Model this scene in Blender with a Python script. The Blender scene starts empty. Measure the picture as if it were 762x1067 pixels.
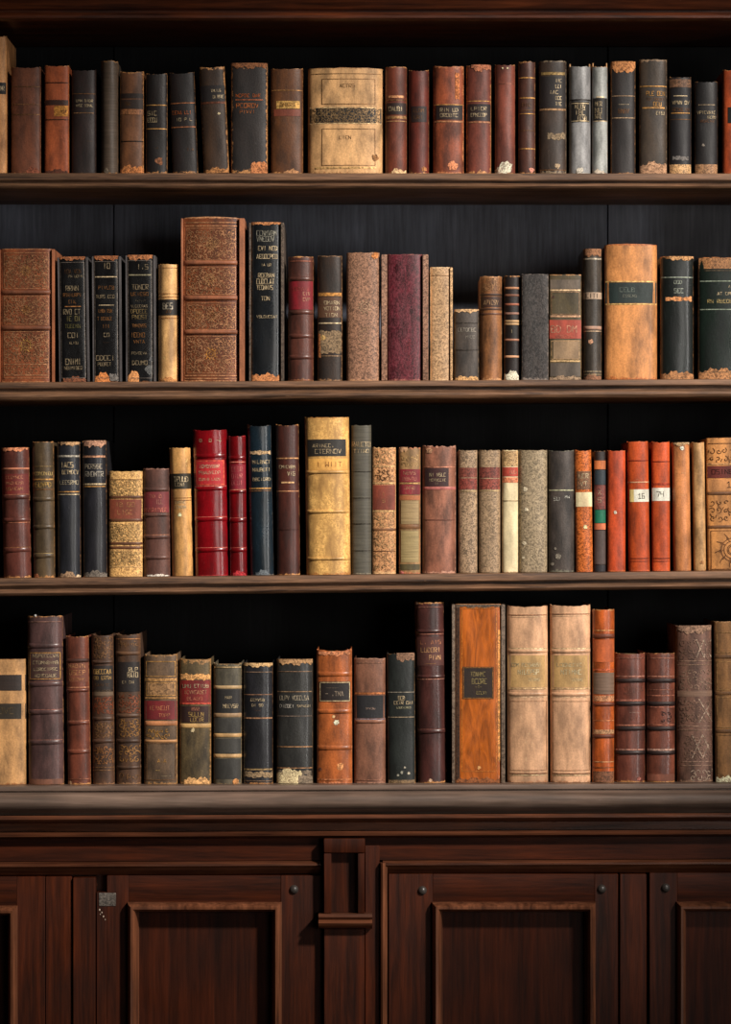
import bpy, math, random
from mathutils import Vector
C = bpy.context.scene.collection
S = 0.0015            # metres per photograph pixel at the plane of the book spines
D = 5.0               # camera to spine plane
CX, CY = 381.0, 533.5
def X(px, y=0.0): return (px - CX) * S * (D + y) / D
def Z(py, y=0.0): return (CY - py) * S * (D + y) / D
def lin(c):
    o = []
    for v in c:
        v = v / 255.0
        o.append(v / 12.92 if v <= 0.04045 else ((v + 0.055) / 1.055) ** 2.4)
    return o
def mul(c, k): return [min(0.9, max(0.002, v * k)) for v in c]
# ------------------------------------------------------------------ materials
class NT:
    def __init__(self, name):
        self.m = bpy.data.materials.new(name); self.m.use_nodes = True
        self.t = self.m.node_tree; self.b = self.t.nodes['Principled BSDF']
    def n(self, typ, **kw):
        nd = self.t.nodes.new(typ)
        for k, v in kw.items(): setattr(nd, k, v)
        return nd
    def l(self, a, b): self.t.links.new(a, b)
    def setv(self, sock, v):
        if hasattr(v, 'links'): self.l(v, sock)
        else: sock.default_value = v
    def math(self, op, a, b=0.0, clamp=False):
        nd = self.n('ShaderNodeMath', operation=op, use_clamp=clamp)
        self.setv(nd.inputs[0], a); self.setv(nd.inputs[1], b); return nd.outputs[0]
    def rng(self, v, a, b, c=0.0, d=1.0):
        nd = self.n('ShaderNodeMapRange'); self.setv(nd.inputs[0], v)
        for i, q in enumerate((a, b, c, d)): nd.inputs[i + 1].default_value = q
        return nd.outputs[0]
    def mix(self, f, a, b, blend='MIX'):
        nd = self.n('ShaderNodeMix', data_type='RGBA', blend_type=blend)
        self.setv(nd.inputs[0], f)
        for s, v in ((nd.inputs[6], a), (nd.inputs[7], b)):
            if hasattr(v, 'links'): self.l(v, s)
            else: s.default_value = (*v[:3], 1)
        return nd.outputs[2]
    def coords(self, scale=(1, 1, 1), loc=(0, 0, 0)):
        tc = self.n('ShaderNodeTexCoord'); mp = self.n('ShaderNodeMapping')
        mp.inputs['Scale'].default_value = scale; mp.inputs['Location'].default_value = loc
        self.l(tc.outputs['Object'], mp.inputs['Vector']); return mp.outputs[0]
    def noise(self, vec, scale, detail=3.0, rough=0.55, dist=0.0):
        nd = self.n('ShaderNodeTexNoise'); self.l(vec, nd.inputs['Vector'])
        nd.inputs['Scale'].default_value = scale; nd.inputs['Detail'].default_value = detail
        nd.inputs['Roughness'].default_value = rough; nd.inputs['Distortion'].default_value = dist
        return nd.outputs['Fac']
    def bump(self, h, strength, dist):
        nd = self.n('ShaderNodeBump'); nd.inputs['Strength'].default_value = strength
        nd.inputs['Distance'].default_value = dist; self.l(h, nd.inputs['Height'])
        self.l(nd.outputs[0], self.b.inputs['Normal'])
RS = random.Random(11)
def seedloc(): return (RS.uniform(-9, 9), RS.uniform(-9, 9), RS.uniform(-9, 9))
def book_mat(name, col, kind='leather', rough=0.5, var=1.0, wear=None, coat=0.0, spec=0.4):
    """wear: dict(H, w, t, b, e, col): rubbed head, foot and joints of a leather spine"""
    q = NT(name); b = q.b
    loc = seedloc()
    v1 = q.coords((1, 1, 0.35), loc); v0 = q.coords((1, 1, 1), loc)
    A = q.noise(v1, 55, 5, 0.6); G = q.noise(v0, 380, 3, 0.6)
    dk, lt = mul(col, 1 - 0.5 * var), mul(col, 1 + 0.32 * var)
    c = q.mix(q.rng(A, 0.36, 0.64), dk, lt)
    if kind == 'leather':
        c = q.mix(0.5 * var, c, q.mix(q.rng(G, 0.35, 0.65), [0.66] * 3, [1.16] * 3), 'MULTIPLY')
    elif kind == 'speckle':
        P = q.noise(v0, 300, 4, 0.65, 1.2)
        c = q.mix(q.rng(P, 0.42, 0.58), mul(col, 0.42), mul(col, 1.45))
        c = q.mix(0.6, c, q.mix(q.rng(A, 0.35, 0.65), [0.65] * 3, [1.15] * 3), 'MULTIPLY')
    elif kind == 'marble':
        P = q.noise(v0, 140, 5, 0.65, 2.6)
        c = q.mix(q.rng(P, 0.40, 0.62), mul(col, 0.5), mul(col, 1.5))
        c = q.mix(0.6, c, q.mix(q.rng(A, 0.35, 0.65), [0.7] * 3, [1.1] * 3), 'MULTIPLY')
    elif kind == 'crease':                      # creased, crackled leather with light scratches
        P = q.noise(q.coords((1.6, 1.6, 0.6), loc), 80, 6, 0.7, 3.0)
        ridge = q.math('ABSOLUTE', q.math('SUBTRACT', P, 0.5))
        B2 = q.noise(q.coords((1.3, 1.3, 0.5), loc), 48, 5, 0.65, 2.2)
        c = q.mix(q.rng(B2, 0.42, 0.60), mul(col, 0.5), mul(col, 2.1))
        c = q.mix(q.rng(ridge, 0.0, 0.05, 0.8, 0.0), c, mul([x + .03 for x in mul(col, 3.0)], 1))
        c = q.mix(q.rng(q.noise(v0, 260, 4, .7, 1.0), 0.40, 0.5, .7, 0), c, mul(col, .4))
    elif kind == 'sponge':
        P = q.noise(v0, 210, 4, 0.6, 1.6)
        c = q.mix(q.rng(P, 0.42, 0.56, .75, 0), c, mul(col, 0.55))
    elif kind == 'wood':
        P = q.noise(q.coords((1, 1, 0.22), loc), 48, 5, 0.6, 2.5)
        c = q.mix(q.rng(P, 0.35, 0.65), mul(col, 0.55), mul(col, 1.25))
    elif kind == 'ribbed':
        P = q.noise(q.coords((0.05, 0.05, 1), loc), 420, 2, 0.5)
        c = q.mix(q.rng(P, 0.4, 0.6), mul(col, 0.8), mul(col, 1.1))
    elif kind == 'gilt':
        c = q.mix(q.rng(q.noise(v0, 240, 4, 0.7), 0.42, 0.62), mul(col, 0.45), mul(col, 1.25))
    # scuffs
    SC = q.noise(q.coords((1.0, 1.0, 0.25), loc), 150, 6, 0.75, 1.5)
    if kind in ('leather', 'ribbed'):
        c = q.mix(q.rng(SC, 0.62, 0.72, 0.0, 0.55 * min(1, var)), c, mul([x + 0.02 for x in col], 2.0))
    if wear:
        tc = q.n('ShaderNodeTexCoord'); sp = q.n('ShaderNodeSeparateXYZ'); q.l(tc.outputs['Object'], sp.inputs[0])
        z = sp.outputs[2]; ax = q.math('ABSOLUTE', sp.outputs[0])
        W = q.rng(q.noise(v0, 170, 5, 0.7), 0.32, 0.72)
        m = q.math('SUBTRACT', q.math('MULTIPLY', W, wear['b'] * S), z)
        m2 = q.math('SUBTRACT', q.math('MULTIPLY', W, wear['t'] * S), q.math('SUBTRACT', wear['H'], z))
        m3 = q.math('SUBTRACT', q.math('MULTIPLY', W, wear['e'] * S), q.math('SUBTRACT', wear['w'] / 2, ax))
        m = q.math('MAXIMUM', q.math('MAXIMUM', m, m2), m3)
        wc = q.mix(q.rng(G, 0.4, 0.6), mul(wear['col'], 0.6), mul(wear['col'], 1.2))
        c = q.mix(q.rng(m, 0.0, 0.0015, 0.0, 0.85), c, wc)
    q.l(c, b.inputs['Base Color'])
    q.l(q.rng(A, 0.3, 0.7, min(1, rough + 0.12), max(0.15, rough - 0.1)), b.inputs['Roughness'])
    b.inputs['Specular IOR Level'].default_value = spec
    if coat: b.inputs['Coat Weight'].default_value = coat; b.inputs['Coat Roughness'].default_value = 0.16
    if kind == 'gilt': b.inputs['Metallic'].default_value = 0.35
    q.bump(q.math('ADD', G, q.math('MULTIPLY', SC, 0.7)), 0.28 if kind != 'gilt' else 0.15, 0.0008)
    return q.m
_cache = {}
def flat_mat(name, rgb, kind='leather', rough=0.55, var=0.7):
    k = (name, tuple(rgb), kind, rough, var)
    if k not in _cache: _cache[k] = book_mat(name, lin(rgb), kind, rough, var)
    return _cache[k]
def wood_mat(name, dark, light, axis='x', rough=0.45, scale=1.0, coat=0.0, scratch=0.0, spec=0.4):
    q = NT(name); loc = seedloc()
    st = {'x': (0.06, 1, 1), 'z': (1, 1, 0.06), 'y': (1, 0.06, 1)}[axis]
    v = q.coords(st, loc)
    A = q.noise(v, 90 * scale, 6, 0.65, 0.6); Bn = q.noise(v, 420 * scale, 3, 0.6)
    K = q.noise(q.coords((1, 1, 1), loc), 9, 3, 0.5)
    c = q.mix(q.rng(A, 0.34, 0.66), lin(dark), lin(light))
    c = q.mix(0.6, c, q.mix(q.rng(Bn, 0.35, 0.65), [0.55] * 3, [1.2] * 3), 'MULTIPLY')
    c = q.mix(0.6, c, q.mix(q.rng(K, 0.35, 0.65), [0.6] * 3, [1.2] * 3), 'MULTIPLY')
    if scratch:
        sc = q.noise(q.coords(tuple(x * 1.0 for x in st), loc), 230, 6, 0.8, 2.0)
        c = q.mix(q.rng(sc, 0.60, 0.68, 0, scratch), c, mul(lin(light), 1.9))
    q.l(c, q.b.inputs['Base Color'])
    q.l(q.rng(K, 0.3, 0.7, rough + 0.1, rough - 0.08), q.b.inputs['Roughness'])
    q.b.inputs['Specular IOR Level'].default_value = spec
    if coat: q.b.inputs['Coat Weight'].default_value = coat; q.b.inputs['Coat Roughness'].default_value = 0.25
    q.bump(q.math('ADD', A, q.math('MULTIPLY', Bn, 0.5)), 0.3, 0.0012)
    return q.m
# ------------------------------------------------------------------ mesh helper
class MB:
    def __init__(self): self.v, self.f = [], []
    def add(self, pts, faces):
        o = len(self.v); self.v += [tuple(p) for p in pts]; self.f += [tuple(i + o for i in fc) for fc in faces]
    def grid(self, rows, closed=False):
        n = len(rows[0]); pts = [p for r in rows for p in r]; fs = []
        for i in range(len(rows) - 1):
            for j in range(n - 1 if not closed else n):
                k = (j + 1) % n
                fs.append((i * n + j, i * n + k, (i + 1) * n + k, (i + 1) * n + j))
        self.add(pts, fs)
    def box(self, x0, x1, y0, y1, z0, z1, bev=0.0):
        b = min(bev, (x1 - x0) * .45, (y1 - y0) * .45, (z1 - z0) * .45)
        if b <= 0:
            p = [(x, y, z) for z in (z0, z1) for y in (y0, y1) for x in (x0, x1)]
            self.add(p, [(0, 2, 3, 1), (4, 5, 7, 6), (0, 1, 5, 4), (2, 6, 7, 3), (0, 4, 6, 2), (1, 3, 7, 5)]); return
        # chamfered box: rounded in stacked rings
        def ring(z, i):
            a0, a1, c0, c1 = x0 + i, x1 - i, y0 + i, y1 - i
            k = b * 0.6
            return [(a0 + k, c0, z), (a1 - k, c0, z), (a1, c0 + k, z), (a1, c1 - k, z), (a1 - k, c1, z), (a0 + k, c1, z), (a0, c1 - k, z), (a0, c0 + k, z)]
        rs = [ring(z0, b), ring(z0 + b * .3, b * .3), ring(z0 + b, 0), ring(z1 - b, 0), ring(z1 - b * .3, b * .3), ring(z1, b)]
        self.grid(rs, True); n = len(self.v)
        self.f.append(tuple(range(n - 48 + 7, n - 48 - 1, -1))); self.f.append(tuple(range(n - 8, n)))
    def prism_x(self, prof, xs, zoff):
        """extrude a closed (y, z) outline along x; zoff(x) lifts each section"""
        rows = [[(x, y, z + zoff(x)) for y, z in prof] for x in xs]
        self.grid(rows, True); n = len(prof); t = len(self.v); a = t - n * len(xs)
        self.f.append(tuple(range(a, a + n))); self.f.append(tuple(range(t - 1, t - n - 1, -1)))
    def prism_z(self, prof, z0, z1):
        rows = [[(x, y, z) for x, y in prof] for z in (z0, z1)]
        self.grid(rows, True); n = len(prof); t = len(self.v)
        self.f.append(tuple(range(t - 2 * n, t - n))[::-1]); self.f.append(tuple(range(t - n, t)))
    def build(self, name, mat, parent=None, smooth=False, loc=None, fix=True):
        me = bpy.data.meshes.new(name); me.from_pydata(self.v, [], self.f)
        me.materials.append(mat)
        if fix:
            import bmesh
            bm = bmesh.new(); bm.from_mesh(me); bmesh.ops.recalc_face_normals(bm, faces=bm.faces); bm.to_mesh(me); bm.free()
        if smooth:
            for p in me.polygons: p.use_smooth = True
            if smooth != 'all': me.set_sharp_from_angle(angle=math.radians(38))
        o = bpy.data.objects.new(name, me); C.objects.link(o)
        if parent: o.parent = parent
        if loc: o.location = loc
        return o
def empty(name, loc, label, cat, group=None):
    o = bpy.data.objects.new(name, None); o.empty_display_size = 0.02; C.objects.link(o); o.location = loc
    o['label'] = label; o['category'] = cat
    if group: o['group'] = group
    return o
# ------------------------------------------------------------------ stroke letters
F = {'A': '001420 0121', 'B': '000414232202 222000', 'C': '24040020', 'D': '00041423211000', 'E': '24040020 0212', 'F': '240400 0212',
 'G': '240400202212', 'H': '0004 2024 0222', 'I': '1014', 'J': '24200001', 'K': '0004 240220', 'L': '040020', 'M': '0004122420', 'N': '00042024',
 'O': '0004242000', 'P': '0004242202', 'Q': '0004242000 1120', 'R': '000424220220', 'S': '240402222000', 'T': '0424 1014', 'U': '04002024', 'V': '041024', 'W': '0400122024',
 'X': '0024 0420', 'Y': '041224 1210', 'Z': '04240020', '1': '031410 0020', '4': '040222 2420', '6': '240400202202', '7': '042410', '.': '1011', '-': '0222', '&': '20031423001021', ' ': ''}
RT = random.Random(5)
def T(*ls):
    return ' '.join(''.join(RT.choice('ABCDEILMNOPRSTUVICOEN') for _ in range(n)) for n in ls)
# ------------------------------------------------------------------ a book
GOLD = (205, 150, 82); PALE = (215, 190, 150); DIM = (120, 82, 48); TAN = (196, 138, 84); BLACK = (26, 22, 20); INK = (40, 28, 20)
LINES = {1: (181.0, 181.4), 2: (398.6, 395.2), 3: (602.6, 594.6), 4: (818.2, 815.2)}
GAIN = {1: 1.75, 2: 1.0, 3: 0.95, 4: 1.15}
GROUP = {1: 'antique books on the top shelf', 2: 'antique books on the second shelf', 3: 'antique books on the third shelf', 4: 'antique books on the cabinet top'}
def basey(row, px): a, b = LINES[row]; return a + (b - a) * px / 762.0
def bd(y, h=4.0, c=None, out=1.5): return ('band', y, h, c, out)
def ln(y, t=0.8, c=GOLD, a=0.93): return ('line', y, t, c, a)
def lb(y0, y1, c, tx=(), a0=-.93, a1=.93, fr=None, k='leather'): return ('label', y0, y1, c, tx, a0, a1, fr, k)
def tx(y, h, s, c=PALE, a0=-.7, a1=.7): return ('text', y, h, s, c, a0, a1)
def rg(y0, y1, a0=-.97, a1=.97, c=TAN, e='t'): return ('rag', y0, y1, a0, a1, c, e)
def bl(x, y, r, c=TAN): return ('blob', x, y, r, c)
def sc(y0, y1, c, a0=-.85, a1=.85, r=5.0, n=1.0, mode='scroll'): return ('orn', y0, y1, c, a0, a1, r, n, mode)
def fr(y0, y1, c=DIM, a0=-.86, a1=.86, t=0.6): return ('frame', y0, y1, c, a0, a1, t)
COUNT = [0]
CAL = {}
def book(row, xl, xr, ytop, col, label, lean=0, prof=(0.2, 2.0), kind='leather', dec=(), wear=(3, 4, 1.2), wcol=TAN, rough=0.5, var=1.0,
         side=None, bcol=None, dip=1.2, rag_=0.5, bt=0.0, set_=None, coat=0.0, depth=None, spec=0.4, bkind='leather'):
    idx = COUNT[0]; COUNT[0] += 1
    rd = random.Random(1000 + idx * 7)
    pc = (xl + xr) / 2; by = basey(row, pc)
    setb = rd.uniform(0.0, 0.005) if set_ is None else set_
    w = (xr - xl - 0.5) * S; H = (by - ytop) * S
    slope = (LINES[row][0] - LINES[row][1]) / 762.0
    rot = math.atan2(lean, (by - ytop))
    lift = abs(math.sin(rot + slope)) * w / 2
    root = empty('book', (X(pc, setb), setb, Z(by) + lift + 0.0001), label, 'book', GROUP[row])
    root.rotation_euler = (0, rot, 0)
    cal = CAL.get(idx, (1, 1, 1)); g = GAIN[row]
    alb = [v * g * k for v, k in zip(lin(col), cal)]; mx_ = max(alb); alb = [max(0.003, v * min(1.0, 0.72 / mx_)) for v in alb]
    wc = mul(lin(wcol), 1.0)
    L, R, pro = side if side else (0, 0, 0)
    L *= S; R *= S; pro *= S
    ws = w - L - R; xo = (L - R) / 2
    bul = prof[0] * ws * 1.75; p = max(2.0, prof[1] * .95)
    y0 = pro
    def prof_y(u):
        u = min(1.0, abs(u)); return y0 + bul * (1 - max(0.0, 1 - u ** p) ** (1.0 / p))
    def pt(x, z, off=0.0):
        u = max(-0.995, min(0.995, 2 * x / ws)); e = 0.004
        y = prof_y(u); dy = (prof_y(u + e) - prof_y(u - e)) / (2 * e * ws / 2)
        n = Vector((dy, -1.0)).normalized()
        return (xo + x + n.x * off, y + n.y * off, z)
    smat = book_mat('spine_leather', alb, kind, rough, var, dict(H=H, w=ws, t=wear[0], b=wear[1], e=wear[2], col=wc), coat, spec)
    balb = mul(alb, 0.85) if bcol is None else mul([v * g for v in lin(bcol)], 1.0)
    bmat = book_mat('board_leather', balb, bkind, rough + 0.05, 0.8)
    # --- spine shell
    nu, nz = 21, 14
    us = [math.sin(-math.pi / 2 + math.pi * i / (nu - 1)) for i in range(nu)]
    nzt = [rd.uniform(-1, 1) * rag_ * S for _ in us]
    m = MB(); outer = []; inner = []
    th = min(0.0018, bul * 0.5 + 0.0006)
    for k in range(nz):
        t = k / (nz - 1)
        ro, ri = [], []
        for i, u in enumerate(us):
            zt = H - (dip * (1 - u * u)) * S + nzt[i] - 0.0002 - abs(rag_) * S * .5
            z = 0.0002 + t * zt
            rl = 0.0
            if t > 0.97: rl = -0.0006
            if t < 0.02: rl = -0.0004
            bx, byy = u * ws / 2, prof_y(u)
            wob = 0.0003 * math.sin(9 * t + i * .4 + idx)
            ro.append((xo + bx * (1 - 0.004 * (t > .97)), byy - rl * .8 + wob * (1 - u * u), z))
            ri.append((xo + bx * (1 - 2 * th / ws), byy + th + 0.0002, z))
        outer.append(ro); inner.append(ri)
    m.grid(outer); m.grid(inner)
    for a, b_ in ((outer[0], inner[0]), (outer[-1], inner[-1])): m.grid([a, b_])
    m.grid([[r[0] for r in outer], [r[0] for r in inner]]); m.grid([[r[-1] for r in outer], [r[-1] for r in inner]])
    import bmesh
    so = m.build('spine', smat, root, False, fix=False)
    bm = bmesh.new(); bm.from_mesh(so.data); bmesh.ops.remove_doubles(bm, verts=bm.verts, dist=1e-6); bmesh.ops.recalc_face_normals(bm, faces=bm.faces); bm.to_mesh(so.data); bm.free()
    for po in so.data.polygons: po.use_smooth = True
    so.data.set_sharp_from_angle(angle=math.radians(50))
    # --- boards and page block
    dep = depth if depth else min(0.185, max(0.11, H * 0.66))
    bth = max(0.0014, min(0.0028, w * 0.09))
    for sgn, wd in ((-1, L), (1, R)):
        t_ = wd if wd > 0 else bth
        yb = 0.0 if wd > 0 else y0 + bul + 0.0004
        a = -w / 2 if sgn < 0 else w / 2 - t_
        ins = 0.0003 if wd > 0 else 0.0005
        b2 = MB(); b2.box(a + (ins if sgn < 0 else 0), a + t_ - (ins if sgn > 0 else 0), yb, dep, 0.0001, H + bt * S - (0.0 if dip > 0.5 else 0.0008), 0.0011)
        b2.build('board', bmat, root, True)
    pg = MB(); x0 = -w / 2 + max(L, bth) + 0.0003; x1 = w / 2 - max(R, bth) - 0.0003
    ys = y0 + bul + th + 0.0012
    pg.box(x0, x1, ys, dep - 0.004, 0.0025, H - max(4, dip + 3) * S, 0.0006)
    pg.build('page_block', PAGES, root)
    # --- decoration laid on the spine
    def zz(y): return max(0.0004, (by - y) * S)
    def patch(mb, x0, x1, z0f, z1f, off, rim=True, n=10):
        top, bot, ti, bi = [], [], [], []
        for i in range(n + 1):
            x = x0 + (x1 - x0) * i / n
            a, b_ = (z0f(x) if callable(z0f) else z0f), (z1f(x) if callable(z1f) else z1f)
            bot.append(pt(x, a, off)); top.append(pt(x, b_, off)); bi.append(pt(x, a, -.0002)); ti.append(pt(x, b_, -.0002))
        rows = [bi, bot, top, ti] if rim else [bot, top]
        mb.grid(rows)
        if rim:
            for s_ in (0, -1): mb.add([bi[s_], bot[s_], top[s_], ti[s_]], [(0, 1, 2, 3)])
    def ribbon(mb, pts, t, off):
        for (ax, az), (bx, bz) in zip(pts, pts[1:]):
            d = Vector((bx - ax, bz - az))
            if d.length < 1e-7: continue
            n_ = Vector((-d.y, d.x)).normalized() * t / 2; e = d.normalized() * t * .3
            k = max(1, int(abs(bx - ax) / (ws * 0.1)))
            r1, r2 = [], []
            for i in range(k + 1):
                f_ = i / k; x = ax - e.x + (d.x + 2 * e.x) * f_; z = az - e.y + (d.y + 2 * e.y) * f_
                r1.append(pt(x + n_.x, z + n_.y, off)); r2.append(pt(x - n_.x, z - n_.y, off))
            mb.grid([r1, r2])
    hw = ws / 2
    def letters(mb, y, h, s, a0, a1, off):
        s = s.strip(); n = len(s); h = h * .86
        if not n: return
        wid = (a1 - a0) * hw; cw = min(wid / n, h * S * 0.95); x = (a0 + a1) / 2 * hw - cw * n / 2
        for ch in s:
            for pl in F.get(ch, '').split():
                pts = [(x + int(pl[i]) / 2 * cw * .72, zz(y) + (int(pl[i + 1]) / 4 - .5) * h * S) for i in range(0, len(pl) - 1, 2)]
                ribbon(mb, pts, max(0.0004, h * S * .13), off)
            x += cw
    gilt = {}; text_free = {}; orns = {}
    for d in dec:
        k = d[0]
        if k == 'band':
            _, y, h, c, out = d
            mb = MB(); rows = []
            zc = zz(y)
            for j in range(7):
                a = math.pi * j / 6
                rows.append([pt(u * hw * .995, zc - math.cos(a) * h * S / 2, -0.0003 + (out * S * (1 - .9 * abs(u) ** 8) + .0003) * math.sin(a) ** .8) for u in us])
            mb.grid(rows)
            for e_ in (0, -1):
                mb.f.append(tuple(j * nu + (0 if e_ == 0 else nu - 1) for j in range(7)))
            mb.build('raised_band', smat if c is None else flat_mat('band_leather', c), root, True)
        elif k == 'label':
            _, ya, yb_, c, tl, a0, a1, frm, kk = d
            mb = MB(); patch(mb, a0 * hw, a1 * hw, zz(yb_), zz(ya), 0.00045)
            lo = mb.build('title_label' if tl else 'label_band', flat_mat('label_leather', c, kk), root, True)
            groups = {}
            for t_ in tl: groups.setdefault(t_[4], []).append(t_)
            for cc, ts in groups.items():
                mt = MB()
                for t_ in ts: letters(mt, t_[1], t_[2], t_[3], a0 + (t_[5] + 1) / 2 * (a1 - a0), a0 + (t_[6] + 1) / 2 * (a1 - a0), 0.0007)
                if mt.v: mt.build('lettering', flat_mat('gilt', tuple(int(q_ * .86) for q_ in cc), 'gilt', .45), lo, fix=False)
            if frm:
                mf = MB(); i_ = 0.9 * S; q0, q1, r0, r1 = a0 * hw + i_, a1 * hw - i_, zz(yb_) + i_, zz(ya) - i_
                ribbon(mf, [(q0, r0), (q1, r0), (q1, r1), (q0, r1), (q0, r0)], 0.7 * S, 0.0007)
                mf.build('label_border', flat_mat('gilt', frm, 'gilt', .45), lo, fix=False)
        elif k == 'line':
            mb = gilt.setdefault(d[3], MB()); patch(mb, -d[4] * hw, d[4] * hw, zz(d[1] + d[2] / 2), zz(d[1] - d[2] / 2), 0.0006, False)
        elif k == 'text':
            mb = text_free.setdefault(d[4], MB()); letters(mb, d[1], d[2], d[3], d[5], d[6], 0.0006)
        elif k == 'rag':
            _, ya, yb_, a0, a1, c, e = d
            mb = MB(); n = 40; ph = rd.uniform(0, 9)
            hh = (yb_ - ya) * S
            amp = min(.16 * hh, 1.15 * S)
            def nz_(x): q = x / S * .21 + ph; return (math.sin(q * 2.1) + .7 * math.sin(q * 5.3 + 1) + .3 * math.sin(q * 10.3 + ph)) * amp
            def taper(x):
                u = (x / hw - a0) / max(1e-6, a1 - a0); return max(0.12, min(1.0, 1.15 - abs(u - .5) * .9))
            if e == 't':   # foot of the spine, ragged upper edge
                patch(mb, a0 * hw, a1 * hw, zz(yb_), lambda x: zz(yb_) + max(0.0006, hh * .8 * taper(x) + nz_(x)), 0.0005, True, n)
            elif e == 'b':
                patch(mb, a0 * hw, a1 * hw, lambda x: zz(ya) - max(0.0006, hh * .8 * taper(x) + nz_(x)), zz(ya), 0.0005, True, n)
            else:
                mid = zz((ya + yb_) / 2); patch(mb, a0 * hw, a1 * hw, lambda x: mid - max(.0004, hh * .4 + nz_(x) * .6), lambda x: mid + max(.0004, hh * .4 + nz_(-x) * .6), 0.0005, True, n)
            mb.build('worn_patch', flat_mat('worn_leather', c, 'speckle', .8), root, True)
        elif k == 'blob':
            _, x, y, r, c = d
            mb = MB(); n = 14; xc = (x - pc) * S; zc = zz(y)
            ps = []
            for i in range(n):
                a = 2 * math.pi * i / n; q = r * S * rd.uniform(.7, 1.15)
                ps.append((max(-hw * .97, min(hw * .97, xc + math.cos(a) * q)), max(.0004, zc + math.sin(a) * q)))
            mb.add([pt(xc, max(.0006, zc), .0007)] + [pt(a, b_, .0006) for a, b_ in ps], [(0, i + 1, (i + 1) % n + 1) for i in range(n)])
            mb.build('chip', flat_mat('worn_leather', c, 'speckle', .8), root, fix=False)
        elif k == 'frame':
            _, ya, yb_, c, a0, a1, t = d
            mb = gilt.setdefault(c, MB()); q0, q1, r0, r1 = a0 * hw, a1 * hw, zz(yb_), zz(ya)
            ribbon(mb, [(q0, r0), (q1, r0), (q1, r1), (q0, r1), (q0, r0)], t * S, 0.0006)
        elif k == 'orn':
            _, ya, yb_, c, a0, a1, r, dens, mode = d
            mb = orns.setdefault((ya, c), MB()); q0, q1, r0, r1 = a0 * hw, a1 * hw, zz(yb_), zz(ya)
            def inside(x, z): return max(q0, min(q1, x)), max(r0, min(r1, z))
            if mode == 'x':
                n_ = max(1, int(dens)); cwid = (q1 - q0) / n_
                for i in range(n_):
                    ribbon(mb, [(q0 + i * cwid, r0), (q0 + (i + 1) * cwid, r1)], 1.1 * S, .0006); ribbon(mb, [(q0 + i * cwid, r1), (q0 + (i + 1) * cwid, r0)], 1.1 * S, .0006)
            elif mode == 'rosette':
                xc, zc = (q0 + q1) / 2, (r0 + r1) / 2; R_ = r * S
                for rr in (.35, .75): ribbon(mb, [(xc + math.cos(i * math.pi / 9) * R_ * rr, zc + math.sin(i * math.pi / 9) * R_ * rr) for i in range(19)], .9 * S, .0006)
                for i in range(10):
                    a = i * math.pi / 5; ribbon(mb, [(xc + math.cos(a) * R_ * .75, zc + math.sin(a) * R_ * .75), (xc + math.cos(a + .15) * R_ * 1.15, zc + math.sin(a + .15) * R_ * 1.15)], .9 * S, .0006)
            else:
                step = r * S * 1.05 / max(.3, dens); nx = max(1, int((q1 - q0) / step)); nzz = max(1, int((r1 - r0) / step))
                for i in range(nx):
                    for j in range(nzz):
                        xc = q0 + (q1 - q0) * (i + .5) / nx + rd.uniform(-.15, .15) * step; zc = r0 + (r1 - r0) * (j + .5) / nzz + rd.uniform(-.15, .15) * step
                        R_ = r * S * rd.uniform(.45, .75); a0_ = rd.uniform(0, 6.28); sg = rd.choice((-1, 1)); tw = rd.uniform(3.5, 6.5)
                        ps = [inside(xc + math.cos(a0_ + sg * tw * t / 9) * R_ * (1 - .09 * t), zc + math.sin(a0_ + sg * tw * t / 9) * R_ * (1 - .09 * t)) for t in range(10)]
                        ribbon(mb, ps, .85 * S, .0006)
                        if rd.random() < .6:
                            a = a0_ + 1.5; ribbon(mb, [inside(xc + math.cos(a) * R_, zc + math.sin(a) * R_), inside(xc + math.cos(a + .5) * R_ * 1.6, zc + math.sin(a + .5) * R_ * 1.6)], .9 * S, .0006)
    for c, mb in gilt.items():
        if mb.v: mb.build('gilt_rule', flat_mat('gilt', c, 'gilt', .45), root, fix=False)
    for (_, c), mb in orns.items():
        if mb.v: mb.build('gilt_tooling', flat_mat('gilt', tuple(int(q_ * .9) for q_ in c), 'gilt', .45), root, fix=False)
    for c, mb in text_free.items():
        if mb.v: mb.build('gilt_lettering', flat_mat('gilt', tuple(int(q_ * .9) for q_ in c), 'gilt', .45), root, fix=False)
    return root
PAGES = book_mat('aged_paper', lin((150, 118, 80)), 'leather', .85, .6)
AMB = 0.006; SPOT = 2300; CONE = 19.5; SPOS = (3.15, -3.6, 3.0); STGT = (-.02, 0, .0); FILL = 29; STREAK = 56
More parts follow.
